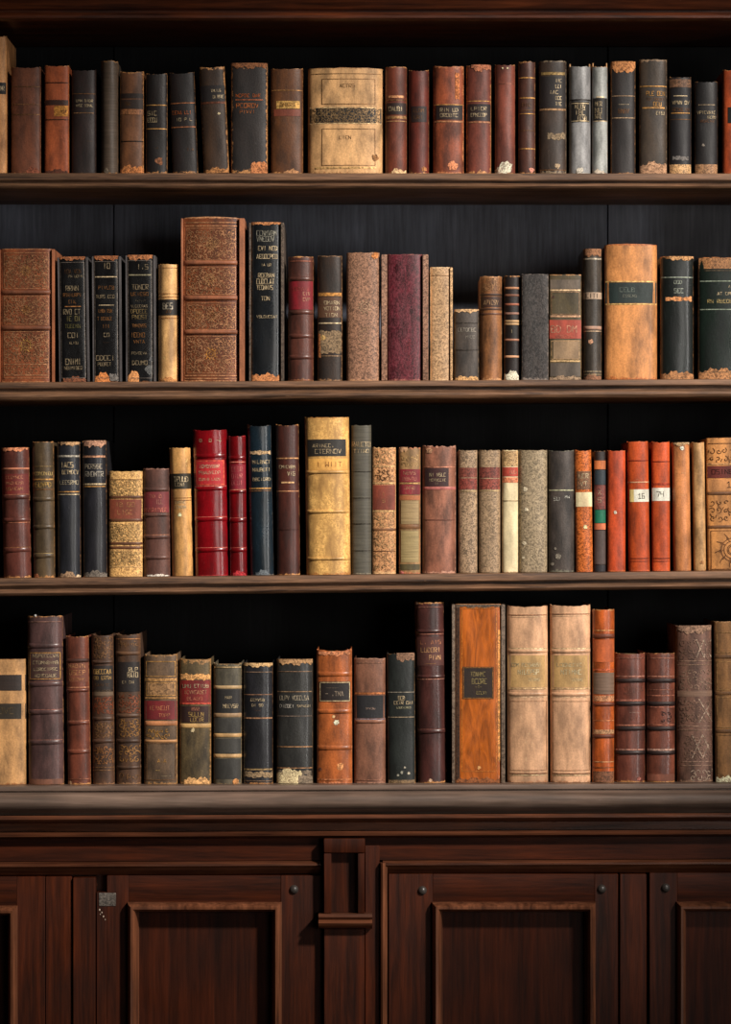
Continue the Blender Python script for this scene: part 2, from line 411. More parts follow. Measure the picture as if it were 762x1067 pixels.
CAL = {0:(2.2,2.2,2.09),1:(1.23,1.16,1.06),2:(1.13,1.06,0.95),3:(0.58,0.53,0.54),4:(0.95,0.96,0.97),5:(0.77,0.73,0.66),6:(0.3,0.3,0.3),7:(0.3,0.3,0.3),8:(0.41,0.37,0.32),9:(0.34,0.35,0.37),10:(0.42,0.39,0.33),11:(0.58,0.58,0.58),12:(0.45,0.36,0.33),13:(0.42,0.31,0.3),14:(0.5,0.41,0.35),15:(0.41,0.35,0.34),16:(0.39,0.36,0.35),17:(0.34,0.3,0.3),18:(0.3,0.3,0.3),19:(0.5,0.53,0.59),20:(0.66,0.71,0.75),21:(0.3,0.3,0.3),22:(0.3,0.3,0.3),23:(0.3,0.3,0.3),24:(0.3,0.3,0.3),25:(0.66,0.64,0.58),26:(1.26,1.09,1.0),27:(0.3,0.3,0.3),28:(0.3,0.3,0.3),29:(0.3,0.3,0.3),30:(2.2,2.2,2.2),31:(0.67,0.57,0.5),32:(0.36,0.37,0.39),33:(0.71,0.77,0.72),34:(0.3,0.3,0.3),35:(0.77,0.76,0.77),36:(0.31,0.3,0.3),37:(0.71,0.72,0.72),38:(0.51,0.5,0.51),39:(0.87,0.8,0.67),40:(0.3,0.3,0.3),41:(0.3,0.3,0.3),42:(0.35,0.44,0.36),43:(0.51,0.53,0.56),44:(0.7,0.7,0.66),45:(0.3,0.3,0.3),46:(0.3,0.3,0.3),47:(0.96,0.9,0.93),48:(0.98,0.98,1.0),49:(0.65,0.67,0.71),50:(0.6,0.6,0.64),51:(2.08,2.1,1.98),52:(0.83,0.85,0.82),53:(1.27,1.27,1.22),54:(0.5,0.3,0.32),55:(0.54,0.3,0.3),56:(0.3,0.4,0.51),57:(0.72,0.58,0.57),58:(1.13,1.15,1.15),59:(0.67,0.71,0.72),60:(1.24,1.24,1.21),61:(0.85,0.84,0.8),62:(0.97,0.93,0.9),63:(0.93,0.97,1.0),64:(0.91,0.96,0.97),65:(1.04,1.13,1.18),66:(0.79,0.81,0.82),67:(0.58,0.56,0.57),68:(0.82,0.73,0.52),69:(0.3,0.3,0.3),70:(0.8,0.69,0.54),71:(0.69,0.59,0.41),72:(0.84,0.77,0.59),73:(0.86,0.84,0.8),74:(0.99,1.02,0.99),75:(1.26,1.26,1.13),76:(0.93,0.95,0.94),77:(0.81,0.8,0.86),78:(0.76,0.7,0.69),79:(0.71,0.68,0.68),80:(0.76,0.72,0.72),81:(0.64,0.69,0.73),82:(0.62,0.77,0.68),83:(1.08,1.07,0.98),84:(0.47,0.47,0.5),85:(0.49,0.5,0.52),86:(0.83,0.8,0.71),87:(0.85,0.85,0.84),88:(0.47,0.48,0.48),89:(0.49,0.43,0.44),90:(0.73,0.71,0.46),91:(0.8,0.81,0.85),92:(0.91,0.92,0.98),93:(0.95,0.76,0.53),94:(0.92,0.82,0.79),95:(0.95,0.84,0.79),96:(0.85,0.81,0.81),97:(1.07,1.05,0.95)}
# ================================================================== TOP SHELF
book(1, -22, 7, 37, (176, 122, 78), 'tall tan book with small dark label cut by the left frame edge, top shelf', prof=(.12, 3), dec=[lb(86, 98, BLACK, [tx(92, 5, T(3), PALE)], .35, .93)], set_=.0)
book(1, 11, 42.5, 69, (82, 48, 34), 'plain brown book with faint rules, right of the tall tan book on the top shelf', prof=(.1, 3), dec=[ln(90, .8, DIM), ln(108.5, .9, (140, 95, 60)), ln(119, .8, DIM), rg(173, 181, .05, .95, (150, 85, 60))], wear=(2, 3, 1))
book(1, 46, 72, 67.5, (122, 62, 36), 'russet book with a small bright gold label, top shelf left', prof=(.1, 3), dec=[ln(86, 1, (60, 28, 16)), lb(104, 109.5, (58, 30, 20)), lb(110, 121, (206, 140, 62), [tx(116, 4, T(3), (120, 70, 30), 0, .8)], -.2, .93, k='gilt'), ln(124.5, 1, (70, 35, 20)), rg(176, 181, -.9, .9, (90, 50, 34))])
book(1, 74, 100, 72, (44, 34, 31), 'black book with two short silver title lines beside the russet book', prof=(.12, 2.5), dec=[ln(97.5, .8, DIM), tx(104.8, 3, T(3, 4), PALE, -.6, .8), tx(109.8, 3, T(4, 5), PALE, -.6, .8), ln(117.5, .9, (150, 110, 75), .8), ('text', 147, 1.5, '-----', DIM, .2, .85)], wear=(2, 2, 1), wcol=(100, 75, 55))
book(1, 104.5, 123, 63, (66, 54, 44), 'narrow grey-brown ribbed book standing taller than its neighbours, top shelf', prof=(.3, 2), kind='ribbed', dec=[bl(111, 178, 3, (120, 105, 88))], dip=0)
book(1, 124.5, 150, 73.5, (92, 60, 40), 'worn brown book with orange scuffed foot and dark label bands, top shelf', prof=(.14, 2.5), dec=[lb(97, 102, (40, 26, 20)), lb(103.5, 113, (48, 32, 24), [tx(108, 4, T(3), DIM, -.6, 0)]), lb(113.5, 119, (140, 90, 55), k='speckle'), ln(147, 1.2, (38, 24, 16)), rg(171, 181, -.97, .97, (186, 116, 64))], wear=(5, 8, 3))
book(1, 151.5, 174.5, 76, (42, 34, 32), 'small black book with scribbled gilt title and a brown chip near its foot', prof=(.14, 2.5), dec=[ln(109.5, .9), ln(134.2, .9), tx(118, 5, T(3), PALE, -.8, .1), tx(125, 5, T(4), PALE, -.8, .1), bl(166, 168, 4.2, (140, 90, 60)), tx(154, 2, 'I.C', DIM)], wear=(3, 5, 1.5))
book(1, 179.5, 206.5, 75, (44, 34, 32), 'black book with orange title between two gilt rules, leaning left, top shelf', lean=-4, prof=(.12, 2.5), dec=[ln(107.5, 1, (170, 105, 65)), ln(132.5, 1, (170, 105, 65)), tx(117.3, 4, T(4, 3), (205, 110, 60), -.8, .7), tx(124.6, 3.4, T(2, 1, 1), PALE, -.6, .8), ('text', 156, 3, 'T.A', DIM, .2, .8)], wear=(2, 5, 1))
book(1, 212, 239, 69.5, (70, 52, 40), 'brown book with a dark title label across its upper spine, top shelf', lean=-5, prof=(.12, 2.5), dec=[lb(89.5, 106, (30, 23, 22), [tx(95, 3, T(6), PALE, -.1, .7), tx(101.5, 3.6, T(2, 4), PALE, 0, .9)]), ln(107.6, 2, (120, 70, 50)), bl(231, 119, 1.5, PALE), rg(174.5, 181, -.8, .97, (166, 112, 64))], wear=(7, 5, 2.5))
book(1, 240.5, 279, 65.5, (58, 50, 46), 'large charcoal book with orange lettering and frayed orange corners, top shelf', prof=(.08, 3), dec=[tx(99.5, 3.6, T(5, 3), (214, 112, 56), -.75, .7), ln(104, 1, (180, 100, 60), .75), tx(110, 5, T(6), (214, 122, 62), -.7, .55), tx(116.5, 4, T(5), (200, 118, 66), -.7, .55), rg(165, 181, .1, .98, (196, 124, 76)), rg(65.5, 72, -.97, .97, (130, 80, 46), 'b')], wear=(8, 8, 3.5))
book(1, 282, 316, 70.5, (106, 68, 44), 'medium brown book with a narrow gold label and red band, top shelf', prof=(.12, 2.5), dec=[ln(94, 1, (170, 120, 70)), lb(105, 113, (206, 160, 88), [tx(109, 4, T(5), (150, 100, 50))], -.65, .8, k='gilt'), lb(113.8, 120.8, (116, 58, 40), (), -.8, .85), rg(176, 181, -.2, .75, (176, 126, 84))])
book(1, 320.5, 400, 70, (200, 154, 104), 'very wide cream vellum book with a black patterned band, top shelf centre', prof=(.1, 2.6), dec=[lb(112.5, 127.5, (34, 28, 24), (), -.94, .94), sc(113, 127, (150, 120, 84), -.92, .92, 4.2, 1.3), ln(111.8, .9, (230, 190, 140), .94), ln(128.2, .9, (230, 190, 140), .94), fr(82, 108, (140, 100, 62), -.62, .78, .6), fr(134, 172, (140, 100, 62), -.62, .78, .6), ln(76.5, .6, (140, 100, 62)), ('text', 89, 4, T(5), (150, 110, 70), -.2, .3), ('text', 143, 4, 'LIEN', (140, 100, 62), -.2, .2), bl(391, 164, 4, (150, 104, 62)), ln(174.5, 2, (214, 170, 110), .8)], wear=(3, 4, 1), wcol=(150, 100, 60), dip=.2, rough=.55)
book(1, 401.5, 424.5, 69, (124, 70, 52), 'slim red-brown book directly right of the wide cream volume', prof=(.22, 2), dec=[ln(100.5, 2.5, (200, 140, 96), .7), ln(104, 1, DIM), lb(107, 119, (46, 30, 26), [tx(113, 5, T(5), PALE)]), ln(122, 3, (170, 124, 80)), ln(126, .8, (200, 150, 100)), rg(175, 181, -.4, .9, (236, 176, 130))], dip=0)
book(1, 426, 447.5, 72, (108, 54, 42), 'slim dark red book with small dark label, wedged between two red-brown books', prof=(.22, 2), dec=[lb(110.5, 127, (40, 26, 24), [tx(115, 4, T(4), DIM), tx(122, 4, T(3), DIM)], -.75, .75), ('text', 150, 1.5, '--', (60, 25, 20), -.2, .2), bl(442, 176, 3, (160, 104, 62))], dip=1.6)
book(1, 451.5, 484, 68, (140, 78, 54), 'red-brown book streaked with orange wear and dark label, top shelf', prof=(.16, 2.3), dec=[lb(109, 124.5, (40, 26, 24), [tx(114.5, 4, T(3, 2), PALE), tx(120, 4, T(6), PALE)], -.8, .9), ln(126.5, 1.5, (190, 130, 90)), rg(72, 106, .42, .7, (190, 112, 64), 'm'), bl(472, 173, 5, (206, 130, 90)), ln(109, .8, GOLD)], wear=(6, 5, 3), wcol=(190, 120, 76), var=1.2)
book(1, 486, 512.5, 67, (128, 72, 58), 'red-brown book with torn head and dark label, right of the streaked volume', prof=(.18, 2.2), dec=[lb(108, 125.5, (38, 26, 24), [tx(113, 4, T(5), PALE), tx(119.5, 4, T(7), PALE)], -.9, .93), ln(127, 1.6, (176, 120, 86)), rg(67, 75, -.6, .95, (176, 108, 76), 'b'), ln(105, .7, GOLD)], wear=(5, 6, 2.5))
book(1, 516, 537.5, 66.5, (142, 78, 62), 'plain brick-red book with a big white chip at its foot, top shelf', prof=(.22, 2), dec=[bl(527.5, 174, 7.2, (228, 204, 180)), bl(520, 178, 4, (214, 190, 166)), bl(524, 71, 1, PALE), bl(529, 71, 1, PALE), ln(87, .7, (150, 92, 74))], wear=(3, 3, 1))
book(1, 540.5, 558.5, 64, (98, 64, 52), 'slim brown book with several thin gilt rules, right of the chipped brick-red book', prof=(.22, 2), dec=[ln(81, 1), ln(102, 1.2), ln(118.5, .8), ln(136, .7, DIM), ln(155, 1), tx(109, 4, T(3), DIM), ln(115, .6, DIM), bl(554, 177, 3, (196, 130, 110))], dip=0)
book(1, 562, 591, 63, (76, 60, 50), 'brown book with a tall black label bearing upright writing, top shelf', prof=(.16, 2.3), dec=[ln(76.5, 3, (150, 122, 76), .85), lb(79.5, 112, (34, 28, 27), [tx(84, 4, 'IIC', PALE, .2, .7), tx(90, 4, 'LEI', PALE, .2, .7), tx(96, 4, 'IAC', PALE, -.5, .7), tx(102, 4, 'OCE', PALE, .2, .7), tx(108, 4, 'TIE', PALE, .2, .7)]), ln(114, 2, (170, 130, 92)), rg(138, 146, -.4, .9, (128, 108, 84), 'm'), bl(581, 173, 3, (176, 150, 120)), ln(177, .7, DIM)], wear=(3, 6, 2), wcol=(140, 120, 96), dip=0)
book(1, 593.5, 616.5, 68.5, (150, 144, 136), 'silver-grey book with black gilt label, left one of the grey pair', prof=(.25, 2), dec=[ln(104, 1.6, (60, 54, 50)), lb(105.5, 127, (38, 35, 33), [tx(111, 5, T(4), PALE, -.6, .6), tx(117, 6, T(3), PALE, -.6, .6), tx(123, 5, T(4), PALE, -.3, .7)], -.8, .85), ln(107.5, .8, PALE, .8), ln(126, .8, PALE, .8), bl(604, 178, 4, (190, 180, 164))], bt=4, bcol=(150, 112, 76), wear=(2, 3, 1), wcol=(190, 180, 160), dip=.4, rough=.35, spec=.6, set_=.001)
book(1, 617.5, 634, 68.5, (150, 146, 138), 'narrow silver-grey book with black gilt label, right one of the grey pair', prof=(.25, 2), dec=[lb(102, 126, (38, 35, 33), [tx(108, 5, T(3), PALE, -.7, .3), tx(115, 6, T(2), PALE, -.7, .3), tx(121, 5, T(3), PALE, -.7, .3)], -.9, .9), ln(101, 1.4, PALE, .5), ln(126, .8, PALE, .9), rg(176, 181, -.9, .5, (206, 190, 170))], bt=4, bcol=(150, 112, 76), dip=.6, rough=.35, spec=.6, set_=.002)
book(1, 637, 663, 63.5, (54, 46, 44), 'dark brown book whose head is torn away in orange, top shelf right', prof=(.14, 2.4), dec=[rg(63.5, 78, -.97, .97, (190, 126, 76), 'b'), ln(99.6, .8, (160, 130, 100)), ln(122.5, 1, (170, 140, 108)), tx(108.5, 3, '------', PALE, -.4, .5), tx(115.5, 5, T(4), DIM, -.4, .5)], wear=(3, 3, 1.5), rag_=1.2)
book(1, 666.5, 696, 61, (88, 74, 62), 'tall taupe book with faded gilt title lines, worn pale at the foot, top shelf right', prof=(.14, 2.4), dec=[ln(89.5, 1), tx(97, 5, T(3, 3), GOLD, -.5, .85), tx(103, 3, T(8), DIM, -.5, .85), tx(108, 5, T(3), GOLD, 0, .6), ln(112, 1.4, GOLD, .8), tx(117.5, 4, T(4), PALE, .2, .8), rg(166, 181, -.95, .95, (176, 134, 102))], wear=(6, 10, 2), wcol=(150, 122, 96), dip=.3)
book(1, 697.5, 721.5, 79, (50, 46, 48), 'black book with tan foot strip, left one of the tan-footed pair', prof=(.18, 2.2), dec=[lb(82, 90.5, (112, 80, 58), k='speckle'), ln(99.5, .8, PALE, .6), tx(106.5, 4, T(4, 2), PALE, -.7, .8), tx(114, 4, T(7), DIM, -.7, .8), ln(117.4, 1, GOLD, .8), ln(124, .6, DIM), rg(162, 167, -.7, .7, (110, 104, 100), 'm'), lb(171, 180.6, (200, 156, 108), k='speckle')], wear=(3, 2, 1))
book(1, 724.5, 749, 84, (48, 44, 44), 'short black book with tan foot strip, right one of the tan-footed pair', prof=(.16, 2.3), dec=[ln(109, .9, (150, 130, 104), .7), tx(117, 3.6, T(8), PALE, -.8, .8), tx(122, 3, T(5), PALE, 0, .8), tx(126, 3, T(6), DIM, -.6, .8), lb(171, 180.6, (160, 118, 82), k='speckle'), bl(733, 151, 1.6, (120, 110, 100))], wear=(2, 2, 1))
book(1, 754, 786, 72, (150, 66, 36), 'bright rust-red book with black label, cut by the right frame edge, top shelf', prof=(.12, 2.6), dec=[lb(111.5, 128, BLACK, [tx(120, 5, T(4), PALE)], -.7, .9)])
# ================================================================== SECOND SHELF
TOOL = (186, 130, 90)
book(2, -2, 57.5, 259, (116, 68, 43), 'massive brown tooled book with three ornamented panels at the left, second shelf', prof=(.05, 3), side=(2, 3.5, .8), bcol=(160, 98, 66), dec=[fr(263.5, 300.5, TOOL), sc(266, 299, TOOL, -.86, .86, 4.6, 1.2), sc(268, 297, (200, 140, 82), -.2, .2, 5, 1, 'rosette'), bd(304.5, 5, (120, 70, 46), 2.6), fr(308.5, 338, TOOL), sc(310, 337, TOOL, -.86, .86, 4.6, 1.2), sc(310, 336, (200, 140, 82), -.2, .2, 4.5, 1, 'rosette'), bd(341.7, 5, (120, 70, 46), 2.6), fr(345.5, 394, TOOL), sc(347, 378, TOOL, -.86, .86, 4.6, 1.2), sc(346, 374, (216, 160, 84), -.2, .2, 6.5, 1, 'rosette'), ln(379.5, 1, TOOL, .85), sc(380, 390, TOOL, -.84, .84, 4, .9), ln(391, 1, TOOL, .85)], wear=(2, 3, 1.5), wcol=(190, 130, 86), dip=0, rag_=.1, rough=.4, coat=.15)
def ency(xl, xr, yt, label, lean, rows, extra=()):
    dd = [fr(yt + 6, 394, (110, 100, 92), -.9, .88, .6)]
    for y, h, s, c, a0, a1 in rows: dd.append(tx(y, h * .95, s, tuple(int(v * .74) for v in c), a0, a1))
    book(2, xl, xr, yt, (30, 27, 28), label, lean=lean, prof=(.06, 3.5), side=(2.0, 3.0, .5), bcol=(80, 76, 76), dec=dd + list(extra), wear=(1, 2, .6), wcol=(150, 96, 60), rough=.35, coat=.25, dip=0, rag_=.2, set_=.001)
OR_ = (196, 132, 74)
ency(61, 94, 267.5, 'black book crowded with gilt lines, leftmost of the black trio on the second shelf', -2, [(283, 5, T(3, 3), DIM, -.6, .7), (288, 3, T(2, 4), PALE, -.3, .8), (300.5, 6, T(4), PALE, -.5, .5), (307.5, 4, T(8), OR_, -.7, .7), (314.5, 4, T(4), OR_, -.3, .3), (325, 6, T(3, 2), PALE, -.7, .6), (332, 6, T(2, 2), (176, 160, 100), -.5, .6), (340, 4.5, T(6), (150, 140, 84), -.6, .6), (349.5, 6, 'COI', PALE, -.4, .5), (357.5, 3, T(5), PALE, -.3, .4), (377, 7, T(5), PALE, -.6, .6), (383.5, 4, T(8), PALE, -.7, .7)], [ln(319.5, .8, OR_, .6), rg(267.5, 272, -.97, .97, (150, 90, 52), 'b'), rg(392, 398, -.8, .9, (120, 70, 44))])
ency(96, 127.5, 266.5, 'black book with spaced gilt lines and broken orange foot, middle of the black trio', -1, [(277, 7, 'IO', PALE, -.2, .4), (299.7, 4, T(6), OR_, -.6, .7), (309, 4, T(4, 3), PALE, -.8, .7), (324, 4, T(4, 3), OR_, -.6, .5), (332, 4, T(1, 6), OR_, -.7, .5), (340, 4.5, 'III', OR_, -.3, .3), (349, 4.5, 'CO', PALE, -.2, .3), (357, 2, '----', DIM, -.3, .3), (373, 6, T(5), PALE, -.8, .7), (379.5, 4, T(6), PALE, -.7, .4)], [ln(288.5, 1, PALE, .86), ln(318, .7, PALE, .6), rg(266.5, 272, -.97, .97, (150, 90, 52), 'b'), rg(387, 398, -.95, .3, (206, 126, 66)), rg(388, 397, .2, .95, (110, 104, 98))])
ency(130.5, 163, 265.5, 'black book with scraped lower corner, rightmost of the black trio beside the cream book', -.5, [(278, 6, 'I.S', PALE, -.2, .7), (299, 6, T(5), PALE, -.6, .7), (306.3, 4, T(6), OR_, -.7, .7), (313, 2.4, '-.-..-', PALE, -.6, .7), (319, 3, T(8), PALE, -.7, .6), (324.3, 5, T(6), (190, 160, 104), -.7, .6), (330.3, 5, T(5), (190, 160, 104), -.6, .6), (339.4, 4, T(7), OR_, -.6, .5), (349, 5.4, T(5), OR_, -.7, .4), (356, 4, T(4), OR_, -.5, .4), (368, 3, T(7), PALE, -.7, .6), (378, 5, T(5), PALE, -.6, .6)], [ln(286.5, 1.2, (160, 150, 120), .86), rg(265.5, 272, -.97, .97, (166, 104, 62), 'b'), bl(157, 385, 5.5, (92, 92, 90)), bl(159, 374, 3.5, (80, 80, 80)), bl(160, 368, 2, (80, 80, 80)), rg(385, 398, -.97, -.1, (206, 140, 84))])
book(2, 164.2, 186.4, 275, (226, 172, 112), 'slim cream book with a black label near its top, second shelf', prof=(.3, 2), dec=[lb(312, 328.5, (34, 28, 24), [tx(319, 7, T(3), (200, 185, 160), -.5, .5), tx(324.5, 4, T(2), DIM, -.2, .4)], -.95, .95), ln(306, .8, (200, 140, 84)), ln(309.5, .8, (190, 130, 76)), ln(331.5, .8, (190, 130, 76)), ln(279, .6, (196, 140, 90)), rg(393, 398, -.8, .8, (190, 130, 76))], wear=(2, 3, .6), wcol=(190, 130, 80), dip=0, rough=.4)
book(2, 188, 255.5, 227, (128, 76, 48), 'tallest massive brown tooled book with four ornamented panels, second shelf', prof=(.06, 2.6), side=(2.5, 6, .8), bcol=(158, 100, 70), dec=[ln(232, 1, TOOL), ln(235.5, 1, TOOL), fr(238, 271, TOOL), sc(240, 270, TOOL, -.86, .86, 4.6, 1.2), sc(240, 270, (206, 150, 96), -.1, .1, 5.5, 1, 'rosette'), bd(273.8, 5, (140, 84, 56), 2.6), fr(278.5, 307, TOOL), sc(280, 306, TOOL, -.86, .86, 4.6, 1.2), sc(279, 303, (206, 150, 96), -.2, .1, 5.5, 1, 'rosette'), bd(310.5, 5, (140, 84, 56), 2.6), fr(316, 343.5, TOOL), sc(318, 342.5, TOOL, -.86, .86, 4.6, 1.2), sc(317, 341, (190, 130, 80), -.6, -.3, 5, 1, 'rosette'), sc(317, 341, (190, 130, 80), -.1, .1, 5, 1, 'rosette'), bd(346, 5, (140, 84, 56), 2.6), fr(350.5, 389, TOOL), sc(352, 388, TOOL, -.86, .86, 4.6, 1.2), sc(352, 386, (224, 150, 70), -.15, .15, 6, 1, 'rosette'), ln(391.5, 1, TOOL), ln(394.5, 1, TOOL)], wear=(2, 3, 1.2), wcol=(196, 140, 96), dip=-1.2, rag_=.1, rough=.4, coat=.15, set_=0)
book(2, 259, 296.5, 231.5, (40, 43, 46), 'tall black glossy book with tan frayed edges and gilt title, second shelf', prof=(.12, 3), side=(2.2, 3.6, .6), bcol=(92, 80, 70), dec=[tx(243, 6, T(7), (150, 146, 130), -.6, .75), tx(249, 6, T(6), (150, 146, 130), -.6, .6), tx(258.7, 5, T(3, 3), PALE, -.5, .8), tx(267.3, 5, T(8), PALE, -.6, .8), tx(276, 3, T(2, 2), PALE, -.3, .4), tx(287, 5, T(6), PALE, -.5, .6), tx(293.4, 6, T(7), PALE, -.6, .6), tx(299.7, 5, T(7), PALE, -.6, .5), tx(311, 4.5, 'TON', PALE, -.3, .3), tx(330, 3, T(9), PALE, -.6, .8), rg(389, 398, -.97, .97, (186, 120, 72)), rg(231.5, 235, -.97, .97, (190, 124, 76), 'b')], wear=(3, 6, 1.4), wcol=(190, 124, 76), dip=0, rough=.3, coat=.5, bkind='speckle')
book(2, 300, 327, 267, (100, 55, 46), 'red-brown book with bright red label and raised bands, second shelf', prof=(.2, 2.1), dec=[ln(272, 1, (150, 90, 70)), bd(290.5, 4), lb(293, 322.5, (122, 26, 34), [tx(301, 4, T(5), (170, 80, 70), -.8, .8), tx(306, 4, T(3), (210, 150, 120), .2, .8), tx(312, 4, T(3), (210, 150, 120), .2, .8)]), bd(325.3, 4.5), bd(350, 4.5), bd(372, 4.5), ln(396, 1, (150, 96, 70))], rough=.4, dip=0, coat=.15)
book(2, 330.8, 357, 266.5, (80, 60, 48), 'mottled brown book with three gilt title lines and patched panels, second shelf', prof=(.14, 2.4), dec=[lb(305, 308.5, (190, 132, 66), k='gilt'), lb(309.5, 331, (84, 56, 38), [tx(315.5, 4, 'OMARN', PALE, -.5, .9), tx(321.5, 4, 'VOTION', PALE, -.5, .9), tx(328.3, 4, 'TION', PALE, -.4, .7)]), ln(336.8, 1.2, PALE, .9), rg(342, 371, -.9, .9, (120, 98, 72), 'm'), bl(337, 352, 3, (176, 140, 84)), ln(371, .8, (150, 120, 90)), rg(345, 376, -.97, -.75, (176, 110, 64), 'm')], wear=(3, 4, 2), wcol=(150, 110, 74), var=1.3, dip=0)
book(2, 361, 396, 263, (160, 118, 92), 'speckled tan book with faint round ornament, left of the crimson volume', prof=(.12, 2.6), kind='speckle', dec=[sc(306, 334, (196, 158, 126), -.1, .3, 6.5, 1, 'rosette'), sc(338, 366, (180, 140, 110), -.4, .5, 6, .9), bl(391, 266, 4, (190, 120, 66))], wear=(2, 3, 1), wcol=(190, 140, 100), dip=0)
book(2, 397, 447, 264.5, (118, 42, 54), 'crimson crackled book set between thick speckled boards, second shelf', prof=(.1, 3), kind='crease', side=(6.2, 6.2, 1.2), bcol=(140, 104, 84), bkind='speckle', wear=(2, 4, 1.2), wcol=(160, 96, 84), dip=0, rough=.42, var=1.2, dec=[sc(350, 375, (150, 70, 76), -.1, .5, 5, .8)])
book(2, 448, 472.3, 278, (204, 162, 120), 'cream marbled book with pale board edge, right of the crimson volume', prof=(.1, 2.6), kind='marble', side=(0.8, 3, .6), bcol=(196, 156, 112), bkind='speckle', wear=(3, 3, 1), wcol=(226, 190, 146), dip=0, dec=[ln(287, .6, (130, 90, 60))])
book(2, 473.5, 499.5, 322, (94, 84, 75), 'shortest grey-brown book on the second shelf, frayed pale at the head', prof=(.12, 2.5), dec=[ln(336.5, 1, (60, 52, 46)), tx(343.5, 4, T(7), (170, 160, 146), -.7, .8), tx(351, 3, T(4), (150, 140, 128), -.2, .8), ln(364.5, 1.2, (58, 50, 44)), rg(322, 326, -.97, .97, (200, 160, 116), 'b'), rg(393, 398, -.9, .9, (190, 146, 96))], wear=(3, 3, 1), wcol=(200, 160, 116), var=1.2, dip=1.5)
book(2, 500.3, 524, 287.5, (138, 94, 62), 'slim tan-brown book with dark title band, right of the shortest grey book', prof=(.24, 2), dec=[sc(289, 304, (176, 130, 90), -.8, .8, 4, 1), bd(307, 2.5, (60, 38, 26), .5), lb(309, 320, (60, 38, 28), [tx(315, 5, T(6), (190, 150, 110))]), bd(322, 2.5, (70, 44, 30), .5), bd(327, 2.5, (88, 54, 36), .5)], wear=(4, 6, 2), wcol=(190, 140, 96), var=1.3, dip=0)
book(2, 525.5, 542.3, 287, (54, 38, 33), 'narrow dark brown book striped with gilt rules and white-chipped foot', prof=(.2, 2.2), dec=[bd(y, 2.4, c, .5) for y, c in ((300, (180, 124, 86)), (307.5, (120, 76, 56)), (317, (150, 86, 62)), (326.5, (140, 100, 84)), (334.5, (190, 150, 104)), (337.5, (190, 150, 104)), (354, (150, 100, 76)), (371.5, (190, 140, 104)))] + [rg(386, 397, -.97, .8, (226, 204, 180)), tx(345, 4, 'I', PALE)], dip=0)
book(2, 543.5, 572, 285.5, (68, 60, 56), 'charcoal rough book with pale scratches near its foot, no title, second shelf', prof=(.06, 3.5), kind='crease', var=1.2, wear=(2, 5, 2.2), wcol=(130, 116, 106), dip=0, rough=.6, set_=0)
book(2, 572.3, 606.5, 285.5, (122, 94, 70), 'banded tan-brown book with a red lettered label, right of the charcoal book', prof=(.04, 3), dec=[lb(291, 300.5, (92, 80, 68)), ln(302, 1.8, (214, 180, 140)), fr(304, 327, (150, 116, 86)), bl(577, 309, 1.5, (50, 30, 20)), ln(329.2, 2, (206, 160, 124)), lb(333, 352.5, (150, 64, 48), [tx(342.5, 8, T(2, 2), (214, 150, 120), -.9, .8), tx(350, 3, T(8), (200, 120, 96))], -.97, .97), fr(355, 374, (176, 140, 100)), lb(354, 374, (138, 112, 84), (), -.75, .9), ln(376, 1.8, (206, 170, 120)), lb(378, 392, (82, 72, 62)), rg(392, 397, -.97, .97, (140, 116, 92))], dip=0, rag_=.2, wear=(2, 3, 1), set_=.012)
book(2, 608, 628, 259, (88, 78, 68), 'slim grey-olive book with worn brown head and pale bands, second shelf right', prof=(.28, 2), dec=[rg(259, 269, -.9, .9, (150, 104, 72), 'b'), ln(269.5, 1.6, (196, 180, 156)), lb(304.5, 311.5, (176, 150, 126), [tx(308, 5, T(4), (60, 46, 38))], -.97, .97), bd(341.5, 4, (160, 124, 104), .8), ln(345, 1, (190, 160, 130)), bl(616, 356, 2.6, (176, 130, 100)), ln(387, 1, (170, 150, 120)), ln(390, 1, (150, 130, 100)), rg(390, 397, -.9, .9, (130, 90, 66))], rough=.35, dip=0)
book(2, 630.5, 686, 255, (222, 150, 92), 'wide orange-tan book with black-green label, second shelf right', prof=(.1, 2.6), dec=[lb(294.5, 316, (34, 44, 42), [tx(302, 5, T(4), (130, 140, 130), -.5, .2), tx(308.5, 3, T(6), (150, 150, 136), -.4, .3)], -.96, .96), ln(293.5, 1.3, (232, 180, 110), .96), ln(317, 1.3, (232, 180, 110), .96)], wear=(3, 6, 2), wcol=(170, 96, 52), dip=-1, rag_=.2, rough=.42, set_=0, coat=.1)
book(2, 688.5, 724, 267, (46, 52, 49), 'dark green book with an orange scrape below its title, second shelf right', prof=(.14, 2.4), dec=[ln(289, 1, (150, 156, 140)), tx(294, 4, T(3), (160, 166, 150), -.2, .3), tx(303, 5, T(3), (170, 176, 160), -.2, .4), rg(309, 314, -.7, .85, (186, 124, 76), 'm'), rg(267, 272, -.5, .97, (190, 140, 92), 'b'), rg(387, 396.5, -.95, .97, (160, 110, 70))], wear=(4, 8, 1.6), wcol=(170, 116, 70), dip=0, coat=.35, rough=.35)
book(2, 728, 790, 268, (42, 56, 48), 'wide dark green book with tan worn head, cut by right frame edge', prof=(.08, 3), dec=[lb(269, 280, (150, 104, 66), (), -.97, .97, k='speckle'), ln(293, 1, (150, 160, 140)), tx(298.5, 3, 'A', PALE, -.2, .3), tx(306, 3.4, T(2, 5), PALE, -.6, .6), tx(314, 4, T(2, 5, 4), (196, 170, 110), -.7, .7), ln(322.5, 1, (150, 160, 140)), fr(282, 388, (96, 80, 60), -.96, .96, .8), rg(383, 396, -.97, .4, (170, 118, 76))], wear=(4, 8, 2), wcol=(176, 116, 70), dip=0, coat=.35, rough=.35)
